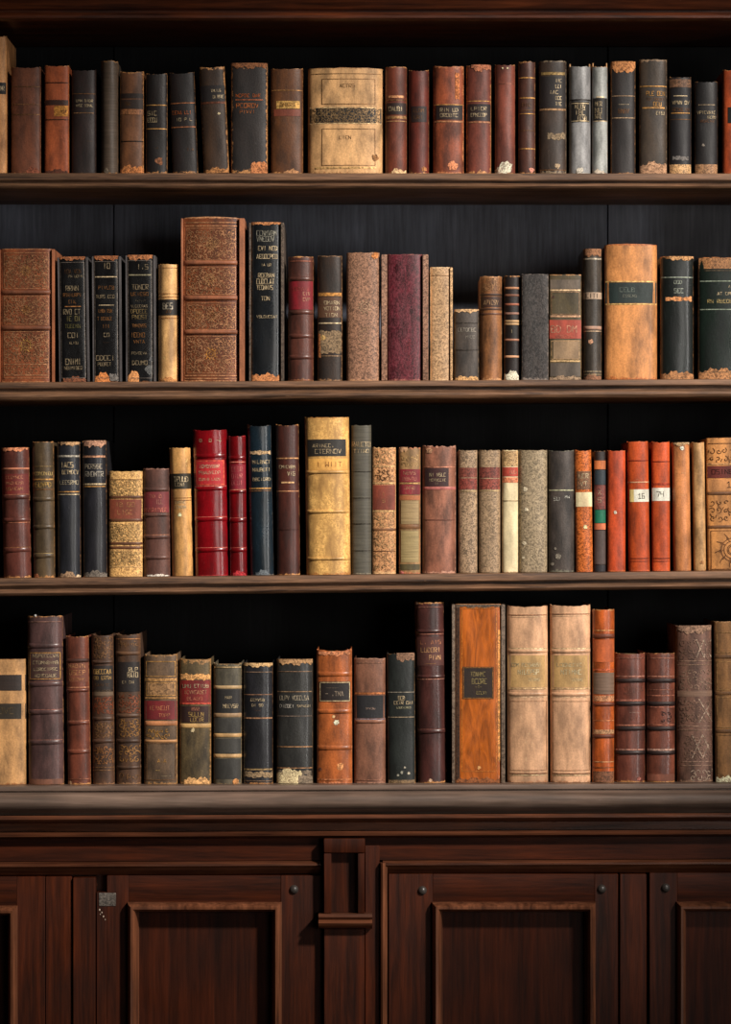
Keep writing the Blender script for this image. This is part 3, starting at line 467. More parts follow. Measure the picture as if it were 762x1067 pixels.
# ================================================================== THIRD SHELF
RG = (190, 120, 90)
book(3, 2.5, 32.5, 466.5, (96, 54, 44), 'maroon-brown book with red gilt label, leftmost on the third shelf', lean=-3, prof=(.22, 2.1), dec=[bd(488.5, 2, RG, .4), lb(494, 515, (112, 40, 34), [tx(497.5, 3.2, T(7), (226, 150, 110)), tx(503.5, 3.2, T(7), (226, 150, 110)), tx(509.5, 3.6, T(6), (216, 150, 100))]), bd(518, 5), ln(515.5, .8, RG), bd(542, 4.5), ln(544.6, .8, RG), bd(573, 5), ln(571, 1, GOLD), rg(466.5, 471, -.8, .9, (206, 130, 90), 'b')], rough=.35, coat=.15, wear=(3, 4, 1.4))
book(3, 34, 57, 460, (86, 70, 50), 'olive-brown book with gilt-lettered band, second from left on third shelf', lean=-1.5, prof=(.22, 2.1), dec=[ln(486, 1, (130, 106, 70)), tx(493.5, 3.6, T(9), (226, 190, 120), -.9, .9), ln(499.5, 1.4, GOLD), tx(505, 5.4, T(6), (200, 160, 90), -.9, .8), ln(510, 1, DIM), bd(520, 4.5), bd(549, 4.5), bd(579, 5), ln(577, 1.2, (200, 170, 110)), bl(38, 600, 2.4, (210, 130, 90))], rough=.38, dip=0)
book(3, 59.3, 84, 460.5, (50, 50, 54), 'blue-black book with pale rules and worn head, left of the two dark volumes', lean=-1, prof=(.2, 2.1), dec=[rg(460.5, 465, -.6, .95, (176, 136, 96), 'b'), ln(475.3, 2, (176, 166, 150)), tx(484.5, 6, T(4), PALE, -.6, .5), tx(492, 4.6, T(7), PALE, -.5, .9), tx(502.8, 4.6, T(7), (196, 180, 150), -.7, .9), ln(512.5, 1, GOLD, .9), ln(515.3, 1, PALE, .9), rg(595.5, 602, -.7, .5, (150, 120, 92)), bl(81, 601, 2.5, (206, 176, 140))], wear=(3, 3, 1), rough=.35, coat=.2)
book(3, 85.7, 111.5, 459, (47, 46, 49), 'black book with torn pink head and gilt-ruled title, beside the short gilt volume', lean=-1, prof=(.2, 2.1), dec=[rg(459, 467, -.8, .95, (176, 130, 104), 'b'), ln(475.8, 2, (206, 150, 116), .9), tx(486, 5, T(6), (196, 180, 156), -.7, .7), tx(494, 6, T(6), (176, 166, 150), -.7, .8), ln(504.5, 1.4, PALE, .9), ln(507, 1, GOLD, .9), rg(594.5, 602, -.8, .97, (110, 100, 90))], wear=(4, 4, 1), dip=3, rag_=1.4, rough=.35, coat=.2, depth=.185)
book(3, 113, 148.6, 491, (176, 128, 80), 'short golden speckled book with red gilt label, third shelf left', prof=(.1, 2.5), kind='speckle', dec=[sc(501, 517, (214, 170, 110), -.9, .9, 4, 1.3), bd(518.3, 3.5, (90, 54, 32), .7), lb(520.5, 541, (132, 66, 46), [tx(526, 5, T(2, 2), (216, 150, 100)), tx(534, 5, T(4), (216, 150, 100))]), bd(542.3, 3.5, (90, 54, 32), .7), sc(546, 564, (214, 170, 110), -.9, .9, 4, 1.3), bd(566.6, 3, (90, 54, 32), .7), bd(571, 3, (100, 60, 36), .7), sc(575, 589, (214, 170, 110), -.9, .9, 4, 1.3), ln(591, 1, (220, 176, 120)), ln(500, .8, (120, 80, 50))], wear=(3, 5, 1), wcol=(200, 156, 100), dip=0)
book(3, 149.2, 177.3, 488, (100, 64, 55), 'short maroon book with red label and raised bands, left of the slim tan book', lean=-1, prof=(.18, 2.2), dec=[bd(510, 4), lb(512.5, 534, (112, 44, 46), [tx(517, 4, T(2, 1), (216, 130, 110)), tx(523, 5, T(3), (206, 140, 120), 0, .6), tx(531.5, 5, T(9), (216, 120, 100), -.9, .9)]), bd(536.5, 4), bd(559.5, 4), ln(557.5, .9, (190, 130, 100)), bd(581, 4), rg(599.5, 602, -.7, .9, (226, 200, 186))], wear=(3, 3, 1.4), wcol=(150, 106, 90), dip=0)
book(3, 178.7, 201.5, 466.5, (192, 142, 86), 'slim tan book with black label high on its spine, left of the red pair', lean=-3, prof=(.28, 2), dec=[lb(493.5, 509.5, (42, 36, 22), [tx(499.5, 6, T(5), PALE, -.6, .8), tx(505, 4, T(4), PALE, -.5, .5)], -.95, .95), ln(519, .7, (150, 104, 60)), ln(521.5, .7, (150, 104, 60)), tx(523.5, 3, T(5), PALE, -.5, .5), tx(528.5, 3.5, T(4), PALE, -.4, .5), bl(189, 536.6, 2.3, (240, 210, 160))], wear=(1, 2, .5), dip=0, rough=.4)
RB = (206, 40, 52)
book(3, 203, 238.3, 447.5, (164, 16, 38), 'wide bright red book with framed gilt title, left one of the red pair', lean=-2.6, prof=(.16, 2.2), dec=[tx(459, 3.5, 'O', PALE, -.65, -.35), tx(459, 3.5, 'O', PALE, -.05, .2), tx(459, 3, '-A', PALE, .35, .8), bd(475, 4.5), ln(473.5, .9, (236, 120, 100)), lb(479.5, 506, (176, 36, 40), [tx(486, 3.6, T(8), (246, 206, 170), -.75, .7), tx(492.5, 3.6, T(8), (246, 196, 160), -.75, .75), tx(499.5, 3, T(5, 4), (246, 190, 150), -.75, .7)], -.86, .86, (226, 100, 70)), bd(509, 4.5), ln(506.8, .9, (240, 130, 110)), bd(541, 4.5), ln(539, 1, (240, 130, 110)), bd(573, 4.5), ln(571, 1, (240, 130, 110)), ln(600, .8, (206, 70, 70))], wear=(2, 1.5, .8), wcol=(216, 70, 70), dip=1, rough=.25, coat=.6, var=.8)
book(3, 239.2, 257.5, 454, (146, 16, 36), 'narrow bright red book, right one of the red pair on the third shelf', lean=-1.5, prof=(.22, 2.1), dec=[bd(477, 4), ln(481.5, 1, (240, 130, 110)), lb(484, 510, (130, 22, 38), [tx(489, 5, T(4), (206, 110, 104)), tx(496, 5, T(4), (206, 110, 104)), tx(503, 5, T(4), (196, 96, 96))]), bd(512.3, 3.5), ln(510.4, .9, (240, 150, 120)), bd(542, 5), ln(540, 1, (240, 130, 110)), bd(573, 5), ln(571, 1, (240, 130, 110)), rg(596, 601, -.6, .8, (176, 44, 50))], wear=(2, 2, .8), wcol=(216, 70, 70), dip=.5, rough=.25, coat=.6, var=.8)
book(3, 260.5, 285.5, 443, (46, 56, 60), 'tall blue-green black book with gilt title, right of the red pair', lean=-3, prof=(.18, 2.2), dec=[rg(469.5, 474, -.8, .9, (190, 156, 116), 'm'), tx(481.5, 4, T(7), PALE, -.6, .9), tx(489.5, 4, T(7), PALE, -.6, .9), tx(499.5, 3.5, T(7), PALE, -.6, .9), ln(509, 1.2, GOLD, .9), ln(511.5, 1, DIM, .9), bl(261, 444, 2.6, (150, 110, 80)), rg(595, 601, -.5, .6, (90, 96, 100))], rough=.3, coat=.5, wear=(2, 3, 1), wcol=(120, 110, 100))
book(3, 288.5, 313, 442, (84, 50, 42), 'tall plain chestnut book with short gilt title, left of the big golden volume', lean=-1.5, prof=(.18, 2.2), dec=[ln(477.5, 1.3, (206, 150, 100)), tx(486.5, 3.5, T(7), PALE, -.7, .7), tx(493.5, 4.5, 'VIG', PALE, 0, .7), ln(502.8, 1.6, (216, 170, 120), .55), ln(511.8, 1.1, (200, 140, 100)), ln(552, .8, (64, 34, 28))], rough=.38, coat=.1)
book(3, 319, 365.7, 434.5, (212, 158, 92), 'large golden tan book with a black title label, tallest on the third shelf', lean=-1.8, prof=(.16, 2.3), kind='sponge', dec=[lb(458, 475.5, (38, 34, 30), [tx(464.5, 4, 'ARINEC.', (216, 190, 150), -.8, .5), tx(470.5, 5, 'CTERNOV', (216, 190, 150), -.6, .8)], -.88, .84), lb(478, 490, (226, 166, 86), [tx(484, 5.5, 'I WIIT', (190, 122, 60), -.6, .8)], -.84, .9), bd(492, 3.5), bd(533, 3.5), bd(582, 3.5)], wear=(4, 5, 2), wcol=(176, 116, 62), var=1.2, rough=.38, set_=-.012, dip=.6)
book(3, 366.2, 387.3, 443, (98, 90, 77), 'grey-olive cloth book with pale title, right of the big golden volume', prof=(.18, 2.3), kind='ribbed', dec=[tx(463, 5.4, 'RAUCTO', PALE, -.9, .95), tx(470, 4, 'TTINO', PALE, -.9, .95), ln(491.5, 1, (66, 60, 50)), ln(519, 1, (66, 60, 50)), ln(546, 1.2, (62, 56, 46)), ln(574, .8, (66, 60, 50))], wear=(1, 3, .6), wcol=(140, 130, 110), dip=0)
book(3, 387.8, 413, 466, (170, 122, 82), 'tan tooled book with a dark red label in the middle, third shelf centre', prof=(.12, 2.5), kind='speckle', dec=[sc(468, 484, (206, 160, 110), -.85, .85, 5, 1), ln(486, 2, (206, 160, 110)), sc(489, 501, (120, 80, 46), -.7, .7, 5, 1), ln(503.5, 1.6, (214, 170, 116)), lb(505.5, 531.5, (126, 60, 44), [tx(515, 4, 'I', (206, 150, 100)), tx(522, 4, 'S', (206, 150, 100))]), ln(532.8, 1.8, (214, 170, 116)), sc(536, 550, (206, 160, 110), -.85, .85, 5, 1), bd(552, 3, (120, 80, 50), .6), sc(556, 572, (206, 160, 110), -.85, .85, 5, 1), ln(574.5, .9, (120, 80, 50)), sc(577, 596, (206, 160, 110), -.8, .8, 5, .8)], wear=(3, 5, 1.5), wcol=(214, 170, 120), dip=.5)
book(3, 415.7, 438.8, 466, (160, 124, 84), 'tan book with two red labels stacked, torn at the head, third shelf', prof=(.14, 2.4), dec=[sc(474, 486, (196, 156, 104), -.8, .8, 4, 1), lb(489, 502.5, (120, 36, 42), [tx(493, 4, T(4), (216, 150, 120)), tx(499, 4, T(5), (206, 130, 110))]), ln(503.8, 1.2, (206, 160, 100)), lb(505, 515.5, (124, 40, 46), [tx(508.5, 3.5, T(4), (216, 150, 120)), tx(513, 3.5, T(3), (206, 130, 110))]), lb(516.5, 521, (160, 96, 60)), bd(549, 5, (120, 82, 50), .8), lb(522, 546, (150, 126, 88), (), -.8, .8, k='ribbed'), lb(553, 586, (150, 130, 88), (), -.8, .8, k='ribbed'), lb(588, 594, (80, 70, 44)), bl(419, 598, 2.6, (216, 120, 110)), rg(466, 473, -.9, -.2, (196, 150, 110), 'b')], wear=(5, 4, 2), wcol=(180, 110, 76), dip=0, rag_=1.2)
book(3, 440.3, 475.7, 464, (146, 96, 76), 'dusky red-brown book with small dark label and pink rule, third shelf centre', prof=(.16, 2.3), dec=[bl(448, 470, 3.5, (190, 140, 106)), lb(488, 507, (56, 32, 32), [tx(495, 4, 'NI'+' '+T(4), PALE, -.6, .8), tx(500.5, 3, T(8), PALE, -.6, .8), tx(504, 2.4, 'II', PALE)], -.85, .55), ln(486.8, 1, (196, 130, 104)), bd(509, 3.4, (176, 100, 92), .5), ln(542, .8, (110, 66, 54))], wear=(4, 5, 2), wcol=(190, 140, 116), rough=.45, var=1.1, rag_=.9, set_=-.004)
SP = (158, 128, 99)
book(3, 477.7, 498, 469, SP, 'speckled olive-cream book with red label, left one of the speckled twins', prof=(.16, 2.3), kind='speckle', dec=[lb(487.5, 497.5, (116, 60, 48), (), k='speckle'), lb(498.5, 510, (120, 54, 44), (), k='speckle'), ln(512, .8, (200, 170, 120))], dip=0, wear=(2, 3, .8), wcol=(110, 86, 60))
book(3, 499, 522, 469, (156, 126, 97), 'speckled olive-cream book with red label, right one of the speckled twins', prof=(.16, 2.3), kind='marble', dec=[lb(487, 498, (112, 56, 46), (), k='speckle'), lb(499, 510, (124, 58, 46), (), k='speckle'), ln(511.5, .8, (200, 170, 120))], dip=0, wear=(2, 3, .8), wcol=(110, 86, 60))
book(3, 523, 540.7, 469, (224, 198, 154), 'slim pale cream book with red label near its head, third shelf', prof=(.2, 2.2), dec=[lb(487, 496.5, (176, 70, 54), [tx(492, 4, T(4), (220, 150, 120), 0, .9)]), lb(497.5, 503, (196, 120, 84), (), k='speckle'), ln(522, .8, (170, 140, 104)), lb(470, 486, (186, 150, 104), (), k='speckle')], dip=0, wear=(2, 3, 1.4), wcol=(150, 104, 66), rough=.5, var=.6)
book(3, 541.2, 571, 469, (166, 144, 114), 'wide grey-beige speckled book without label, third shelf', prof=(.14, 2.4), kind='marble', dec=[bl(548, 510, 2.6, (206, 190, 160)), bl(549, 531, 2.2, (206, 190, 160)), bl(547, 566, 2.4, (206, 190, 160)), bl(546, 581, 1.6, (206, 190, 160))], dip=0, wear=(2, 3, .6), wcol=(120, 100, 76))
book(3, 571.8, 599, 469, (86, 77, 70), 'dark grey mottled book with white scrawled title, left of the orange label book', prof=(.16, 2.3), kind='leather', dec=[ln(511, 1.2, (200, 196, 160)), tx(520, 4, 'SU', (226, 220, 206), -.7, 0), tx(518, 3, 'MW', (226, 220, 206), .1, .8), bl(582, 580, 3, (130, 120, 106)), bl(576, 588, 2, (130, 120, 106)), bl(579, 572, 1.4, (130, 120, 106))], dip=1, wear=(3, 5, 1.4), wcol=(110, 106, 90), var=1.3)
book(3, 600.3, 618.8, 468.5, (208, 116, 64), 'slim orange book with mottled and white labels stacked, third shelf right', lean=-2, prof=(.18, 2.3), kind='speckle', dec=[lb(491, 510, (110, 76, 52), [tx(496, 5, T(3), PALE), tx(504, 5, T(2), PALE)], -.7, .9, k='marble'), lb(513, 528, (232, 208, 164), (), -.85, .97), bl(611, 549, 2.4, (240, 200, 150))], var=.8, wear=(4, 3, 1.4), wcol=(180, 90, 44), rough=.4)
book(3, 619.3, 631.8, 470, (74, 50, 42), 'narrow multicoloured book banded orange, navy and green, third shelf right', prof=(.18, 2.3), dec=[lb(480, 489, (196, 110, 60)), lb(490, 505, (42, 50, 56)), lb(505.5, 531, (110, 56, 48), [tx(513, 5, 'X', (206, 170, 140)), tx(521, 6, 'S', (206, 170, 140))], k='marble'), lb(531.5, 545, (20, 104, 76)), lb(545.5, 552, (206, 110, 70)), lb(553, 588, (76, 62, 58)), lb(589, 596, (38, 34, 38))], dip=0, wear=(1, 1, .5))
RO = (198, 76, 48)
book(3, 633, 652.6, 469.5, (206, 88, 54), 'short plain vermilion book with one white speck, left of the labelled vermilion pair', prof=(.16, 2.3), dec=[tx(498, 2, '-- -', (226, 130, 100), -.6, .5), bl(641.5, 534, 1.7, (220, 200, 180))], dip=0, wear=(2, 3, .8), wcol=(206, 110, 60), rough=.42)
book(3, 655.7, 678.3, 460, (206, 92, 52), 'vermilion book with white paper label under a gilt rule, left of labelled pair', lean=-2, prof=(.16, 2.3), dec=[ln(480, .9, (130, 44, 28)), ln(502.5, 1.2, (226, 170, 130), .97), lb(510, 523, (226, 220, 202), [tx(517, 6, '16', (110, 100, 90), -.1, .6)], -.82, .97), lb(510, 523, (216, 190, 120), (), -.82, -.45), ln(582, .9, (130, 50, 30)), ln(585, .6, (130, 50, 30)), tx(499.5, 2, '----', (230, 150, 110), -.3, .3)], dip=0, wear=(3, 4, 1), wcol=(190, 90, 50), rough=.42)
book(3, 679.8, 699.2, 460, (204, 90, 52), 'vermilion book with white paper label, right of labelled pair beside the tan books', lean=-.5, prof=(.16, 2.3), dec=[ln(481, .9, (130, 44, 28)), ln(504.5, 2, (160, 60, 36), .97), lb(508.5, 522, (228, 222, 206), [tx(515, 6, '74', (110, 100, 90), -.5, .4)], -.95, .95), ln(582, .9, (130, 50, 30)), ln(585, .6, (130, 50, 30))], dip=1, wear=(3, 4, 1), wcol=(190, 90, 50), rough=.42)
book(3, 702.7, 721.3, 461, (206, 134, 84), 'tan-orange book with a pale chip at its head, third shelf right', lean=-2, prof=(.22, 2.1), dec=[bl(713, 467, 2.2, (232, 216, 190)), tx(493, 3, '-.--', (230, 180, 130), -.5, .5), tx(516, 2, '--', (236, 190, 130), -.2, .3), rg(461, 465, -.95, .95, (186, 150, 110), 'b')], wear=(3, 3, 1), wcol=(160, 96, 56), rough=.42, dip=.8)
book(3, 723.5, 736.8, 460.5, (200, 150, 100), 'narrow pale tan book without title, second from right on third shelf', lean=-2, prof=(.22, 2.1), dec=[bl(732, 586, 2, (160, 110, 66))], wear=(3, 4, 1), wcol=(160, 100, 60), rough=.45, dip=.5)
book(3, 738, 790, 456, (182, 124, 74), 'wide tan book with red-brown label and numeral one, cut by right frame edge', lean=-2, prof=(.06, 3), dec=[ln(462, .8, (130, 80, 44)), sc(466, 482, (140, 90, 52), -.9, .9, 5, .9), ln(483.5, 2, (206, 150, 96), .97), lb(485.5, 498, (96, 40, 32), [tx(491.5, 5.5, T(9), (60, 22, 18), -.9, .9)], -.96, .96), lb(499.5, 511.5, (190, 130, 78), [tx(505, 7, '1', (60, 34, 20), -.3, .15)], -.96, .96), bd(514, 3.5, (110, 72, 44), 1), sc(519, 545, (146, 96, 56), -.9, .9, 5, .8), bd(549, 3.5, (110, 72, 44), 1), fr(553, 593, (140, 90, 52)), sc(556, 590, (140, 90, 52), -.4, .4, 12, 1, 'rosette'), sc(556, 590, (140, 90, 52), -.4, .4, 16, 1, 'rosette')], wear=(2, 4, 1), wcol=(130, 84, 48), dip=0, rag_=.1)
# ================================================================== CABINET TOP
book(4, -30, 27, 687, (180, 133, 86), 'tan book with two dark bands, cut by the left frame edge on the cabinet top', prof=(.08, 2.6), dec=[lb(703.5, 720, (44, 32, 26), (), -.98, .98, k='ribbed'), lb(733.5, 749.5, (48, 40, 30), [tx(741, 7, T(6), (110, 92, 66), -.7, .7)], -.98, .98)], dip=0, rag_=.2, wear=(2, 4, 1.4), wcol=(150, 96, 54), set_=.004)
book(4, 28.7, 66.3, 642, (86, 62, 57), 'tall dark maroon book with four gilt title lines, cabinet top left', lean=-1.5, prof=(.16, 2.3), dec=[ln(648, .9, (150, 110, 96)), bd(673, 5), ln(671.5, 1, (196, 150, 104)), lb(679.5, 708.5, (78, 54, 48), [tx(683.5, 3.6, T(9), PALE, -.8, .9), tx(690.5, 3.6, T(9), PALE, -.8, .9), tx(697.5, 3.4, T(9), PALE, -.8, .9), tx(704, 3.6, T(8), PALE, -.8, .9)], -.86, .9, GOLD), bd(713, 5), ln(711, .9, RG), bd(742, 5), ln(740, 1.1, (210, 130, 104)), bd(773.5, 5), ln(771.5, 1.1, (200, 130, 104)), lb(812, 817.5, (120, 78, 60)), bl(38.5, 641.5, 1.2, (240, 230, 210))], rough=.4, coat=.1, dip=0)
book(4, 70, 94.5, 663, (114, 64, 48), 'slim red-brown book with gilt title, right of the tall maroon volume', lean=-2.5, prof=(.2, 2.2), dec=[bd(688.5, 4, (70, 38, 28)), lb(691, 711, (110, 62, 46), [tx(694, 4.5, T(5), (226, 160, 110), -.8, .8), tx(701, 5.4, T(5), (216, 150, 100), -.7, .8), tx(708, 3, T(7), (216, 150, 100), -.7, .7)]), ln(716.5, 1, (206, 140, 104)), bd(719.5, 3.6), bd(753.5, 4), ln(751.5, 1, (196, 130, 100)), bd(783.5, 4.5), ln(781.5, .9, (190, 120, 90)), ln(812, .9, (160, 100, 76)), bl(73, 816, 2.6, (206, 160, 120))], rough=.4, dip=.6, coat=.1)
TO = (140, 100, 66)
book(4, 96, 119.3, 661, (82, 58, 43), 'dark brown tooled book with black gilt label, left one of the tooled pair', lean=-1.5, prof=(.2, 2.2), dec=[sc(664, 686, TO, -.8, .9, 4.6, 1.2), bd(690, 3.5), lb(694, 721, (38, 30, 27), [tx(700, 5.4, T(7), (226, 180, 110), -.8, .9), tx(706.5, 4, T(2, 4), (226, 180, 110), -.8, .9), tx(714, 3, T(6), DIM)]), lb(719, 725, (104, 84, 66), k='ribbed'), sc(727, 744, (150, 80, 52), -.8, .9, 4.4, 1.2), bd(749, 4), sc(753, 769, TO, -.8, .9, 4.4, 1.2), bd(772.5, 4), sc(778, 796, (166, 110, 66), -.8, .9, 4.6, 1.2), ln(800, .8, TO), ln(803, .8, TO)], wear=(3, 4, 1.4), wcol=(140, 100, 70))
book(4, 120.5, 147, 660.5, (86, 62, 45), 'dark brown tooled book with black gilt label, right one of the tooled pair', lean=-1, prof=(.2, 2.2), dec=[ln(666, .8, (176, 120, 76)), sc(668, 676, TO, -.8, .9, 4, 1), bd(681, 4, (96, 66, 44)), lb(690, 721, (36, 29, 27), [tx(698, 5, T(3), PALE, .1, .9), tx(703.5, 6, T(4), PALE, 0, .9), tx(711, 3, T(2, 2), PALE, -.8, .9)]), sc(724, 743, (150, 84, 56), -.7, .9, 4.6, 1.2), bd(746, 4), sc(750, 768, (176, 126, 72), -.7, .9, 5, 1.2), bd(772.5, 4), sc(777, 794, (176, 126, 72), -.7, .9, 5, 1.2), bd(800, 3.5), sc(804, 815, TO, -.7, .9, 5, .8)], wear=(3, 4, 1.4), wcol=(150, 110, 76), depth=.17)
book(4, 149.8, 185, 681.5, (108, 82, 60), 'worn brown book with dark red label and gold-framed panels, cabinet top', prof=(.1, 2.5), dec=[fr(689.5, 705, GOLD), ln(708.5, 3, (196, 146, 90)), fr(711.5, 725, GOLD), lb(711.5, 725, (134, 100, 66), (), -.8, .85, k='marble'), ln(727.5, 2, (190, 140, 86)), lb(730.5, 750, (104, 30, 32), [tx(738, 5, T(7), (226, 140, 100), -.7, .6), tx(745.5, 4, T(4), (220, 140, 100), -.1, .6)], -.97, .97), bd(754, 5, (176, 116, 76), 1), sc(760, 770, GOLD, -.85, .5, 4, 1), bd(772.5, 3, (176, 126, 80), .8), fr(775, 813, DIM, -.82, .88), tx(793, 4, 'A.A', GOLD, -.2, .4), tx(803, 3, '--', (236, 190, 110), -.4, .1), tx(809, 2, '------', PALE, -.1, .8)], wear=(6, 5, 2.5), wcol=(160, 116, 70), var=1.2, rag_=1)
book(4, 186.6, 220, 686.5, (104, 78, 56), 'worn brown book with red and dark labels stacked, cabinet top', prof=(.12, 2.5), dec=[rg(702, 709, -.95, .95, (206, 150, 90), 'm'), lb(709, 733, (116, 32, 30), [tx(715, 4, T(3, 5), PALE, -.8, .9), tx(721.5, 4, T(9), (226, 160, 120), -.7, .8), tx(728, 4, T(5), (216, 130, 100), -.8, .8)], -.97, .97), ln(733.2, 1.8, (216, 90, 70), .97), lb(736, 753, (50, 28, 24), [tx(739, 4, T(3), (216, 140, 110), -.2, .3), tx(744.5, 5, T(5), (210, 170, 100), -.4, .6), tx(750, 4.6, T(5), (210, 170, 100), -.3, .6)], -.97, .97), bd(756.5, 4.6, (190, 150, 96), .8), bl(201, 761, 2.4, (190, 170, 130)), rg(810, 818, -.7, .9, (206, 156, 100))], wear=(9, 5, 3), wcol=(170, 124, 76), var=1.3)
book(4, 222, 252, 691, (78, 72, 61), 'grey-brown book with black label and tan raised bands, cabinet top', prof=(.16, 2.4), dec=[bd(716.3, 3.5, (170, 140, 100), .7), lb(718.5, 743, (40, 37, 36), [tx(727, 3, T(3), PALE, -.2, .4), tx(736, 4.4, T(6), PALE, -.3, .8)], -.97, .97), bd(745.5, 4.5, (150, 120, 88), .8), bd(766.5, 4, (186, 146, 96), .8), bd(788, 4, (196, 156, 106), .8), lb(748.5, 763.5, (56, 54, 50)), lb(770, 785, (54, 52, 48)), lb(791, 812, (52, 50, 46)), ln(695.5, 1.4, (196, 166, 120)), bl(245, 815, 3.5, (190, 130, 76))], wear=(5, 3, 1.5), wcol=(150, 124, 90), rag_=1, dip=1.6)
book(4, 253, 284.5, 691, (46, 45, 47), 'small black book with three-line title and worn tan foot bands, cabinet top', prof=(.16, 2.4), dec=[rg(691, 696, -.95, .97, (200, 160, 110), 'b'), ln(700.5, .9, (130, 104, 84)), ln(724, .9, (150, 110, 84)), tx(729.5, 3, T(6), PALE, -.5, .5), tx(735, 3, T(2, 2), PALE, -.4, .4), tx(740.5, 2, '----', DIM, -.3, .3), ln(748.5, 1.4, (170, 124, 90)), ln(802, 1.6, (170, 140, 96)), rg(804, 811, -.97, .97, (140, 116, 86), 'm'), ln(814, 1, (120, 96, 76))], wear=(2, 3, 1), rough=.35, coat=.3)
book(4, 287.8, 326.3, 687, (62, 60, 56), 'dark grey book with two-line title, its foot torn open to cream', prof=(.14, 2.4), dec=[rg(687, 694, -.95, .97, (166, 126, 86), 'b'), ln(700, .8, (140, 110, 86)), ln(721, 1, (150, 120, 90)), tx(727.5, 5, T(4, 7), (190, 176, 150), -.8, .8), tx(736, 3.6, T(6), (226, 216, 200), -.8, 0), tx(736, 2.6, T(7), PALE, .15, .9), ln(746.5, .8, (130, 110, 96)), ln(778.5, 1, (176, 130, 90), .95), ln(800.7, 1, (176, 130, 90), .95), rg(799, 818, -.97, .4, (222, 190, 146)), rg(805, 817, .2, .97, (120, 104, 86)), rg(803, 808, -.9, .9, (110, 96, 80), 'm')], wear=(4, 6, 1.2), wcol=(150, 120, 86), rough=.38, coat=.2)
book(4, 330, 367.5, 676.5, (166, 92, 50), 'orange-brown book with gold-framed black label, cabinet top centre', lean=-.4, prof=(.12, 2.5), dec=[rg(679, 684, -.9, .9, (190, 120, 80), 'b'), bd(702.5, 5), ln(700.8, 1, (226, 150, 100)), lb(710.5, 731.5, (34, 27, 25), [tx(717, 1.8, '---------', (150, 130, 110), -.7, .4), tx(723, 5.4, '- .TNA', (170, 150, 130), -.6, .6)], -.84, .9, (232, 196, 150)), bd(741.5, 4.6), ln(739.5, .9, (216, 130, 84)), bl(351, 753, 3, (232, 214, 180)), bl(348, 747, 1.6, (210, 170, 120)), bd(779.5, 4.6), ln(777.5, .9, (226, 140, 90)), bl(355, 799, 3.8, (214, 140, 86)), ln(812.5, 1, (206, 130, 84)), bl(334, 802, 2, (110, 60, 34))], rough=.38, coat=.1, dip=1.8, rag_=.8, wear=(3, 4, 1.6), wcol=(206, 130, 90))
book(4, 369, 402.3, 686, (128, 86, 67), 'taupe-brown book with wide black title band, cabinet top centre', prof=(.12, 2.5), dec=[ln(722.8, 2, (190, 114, 66)), lb(725, 748.5, (36, 34, 36), [tx(738.5, 2, T(6), (216, 180, 160), -.3, .4)], -.97, .97), ln(749.7, 1.2, (130, 120, 130)), bd(752, 4), ln(813, .9, (160, 110, 86)), ln(691, .8, (150, 106, 84))], dip=0, wear=(3, 3, 1), wcol=(170, 124, 100), rough=.42)
book(4, 404, 433.5, 680.5, (52, 55, 52), 'black-green book with torn brown head and gilt title, left of tall maroon book', lean=-1, prof=(.12, 2.5), dec=[rg(680.5, 691, -.3, .97, (130, 96, 74), 'b'), ln(721.5, .9, (150, 140, 124)), tx(727.5, 4.6, T(3), PALE, -.2, .3), tx(732.5, 3.6, T(4, 3), PALE, -.5, .9), tx(737.5, 2, T(9), (200, 190, 150), -.5, .9), ln(747.5, .9, (150, 130, 104)), bl(422, 800, 1.4, (190, 180, 160)), bl(419, 805, 1.6, (150, 146, 130)), bl(426, 806, 1.6, (170, 160, 140)), bl(415, 808, 1.2, (150, 146, 130)), lb(813, 817.5, (120, 96, 68), k='speckle')], wear=(3, 3, 1), rag_=1, dip=1, rough=.38)
book(4, 435.5, 466, 628, (92, 57, 51), 'tall maroon book with gilt LUDORI title, left of the orange framed volume', lean=-3, prof=(.2, 2.2), dec=[ln(633, .8, (150, 100, 84)), bd(658, 4), ln(661, .8, (170, 110, 90)), lb(664, 694, (80, 46, 40), [tx(669.5, 4.4, 'L. AIS', (216, 140, 100), -.8, .9), tx(677.5, 5.4, 'LUDORI', (226, 170, 120), -.7, .8), tx(685.5, 5.4, 'PIVN', (226, 170, 120), -.1, .8), tx(692, 2, '-------', GOLD, -.8, .8)], -.9, .92), bd(705.5, 4), ln(708, .9, (176, 120, 100)), bd(762.5, 4.5), ln(760.5, .9, (160, 100, 84)), bl(449, 813.5, 2, (196, 160, 130)), bl(437.5, 628.5, 2, (180, 140, 110))], rough=.36, coat=.2, dip=0)
book(4, 470.5, 527, 629.5, (184, 96, 36), 'bright orange wood-grained book in a dark frame with black label, cabinet top', prof=(.04, 4), kind='wood', side=(3.5, 4.5, .8), bcol=(104, 88, 74), bkind='speckle', dec=[lb(630.5, 817, (70, 46, 32), (), -.97, -.78, k='speckle'), lb(695, 728.5, (40, 28, 22), [tx(702.5, 5, T(6), (170, 150, 100), -.5, .5), tx(710, 6, T(5), (170, 150, 100), -.4, .6), tx(716, 3, '-T-', (170, 150, 100), -.2, .3), tx(722, 3.6, T(5), (180, 160, 100), -.1, .6)], -.66, .68, (150, 100, 46)), fr(634, 804, (206, 130, 60), -.7, .8, .5), rg(629.8, 634, -.97, .97, (90, 74, 60), 'b'), bl(500, 800, 2, (214, 150, 90)), rg(640, 810, .86, .97, (206, 140, 76), 'm'), rg(811, 817, -.97, .97, (130, 76, 40))], wear=(3, 4, 2), wcol=(206, 140, 84), rough=.35, coat=.2, dip=0, rag_=.1, set_=.0)
TN = (208, 160, 120)
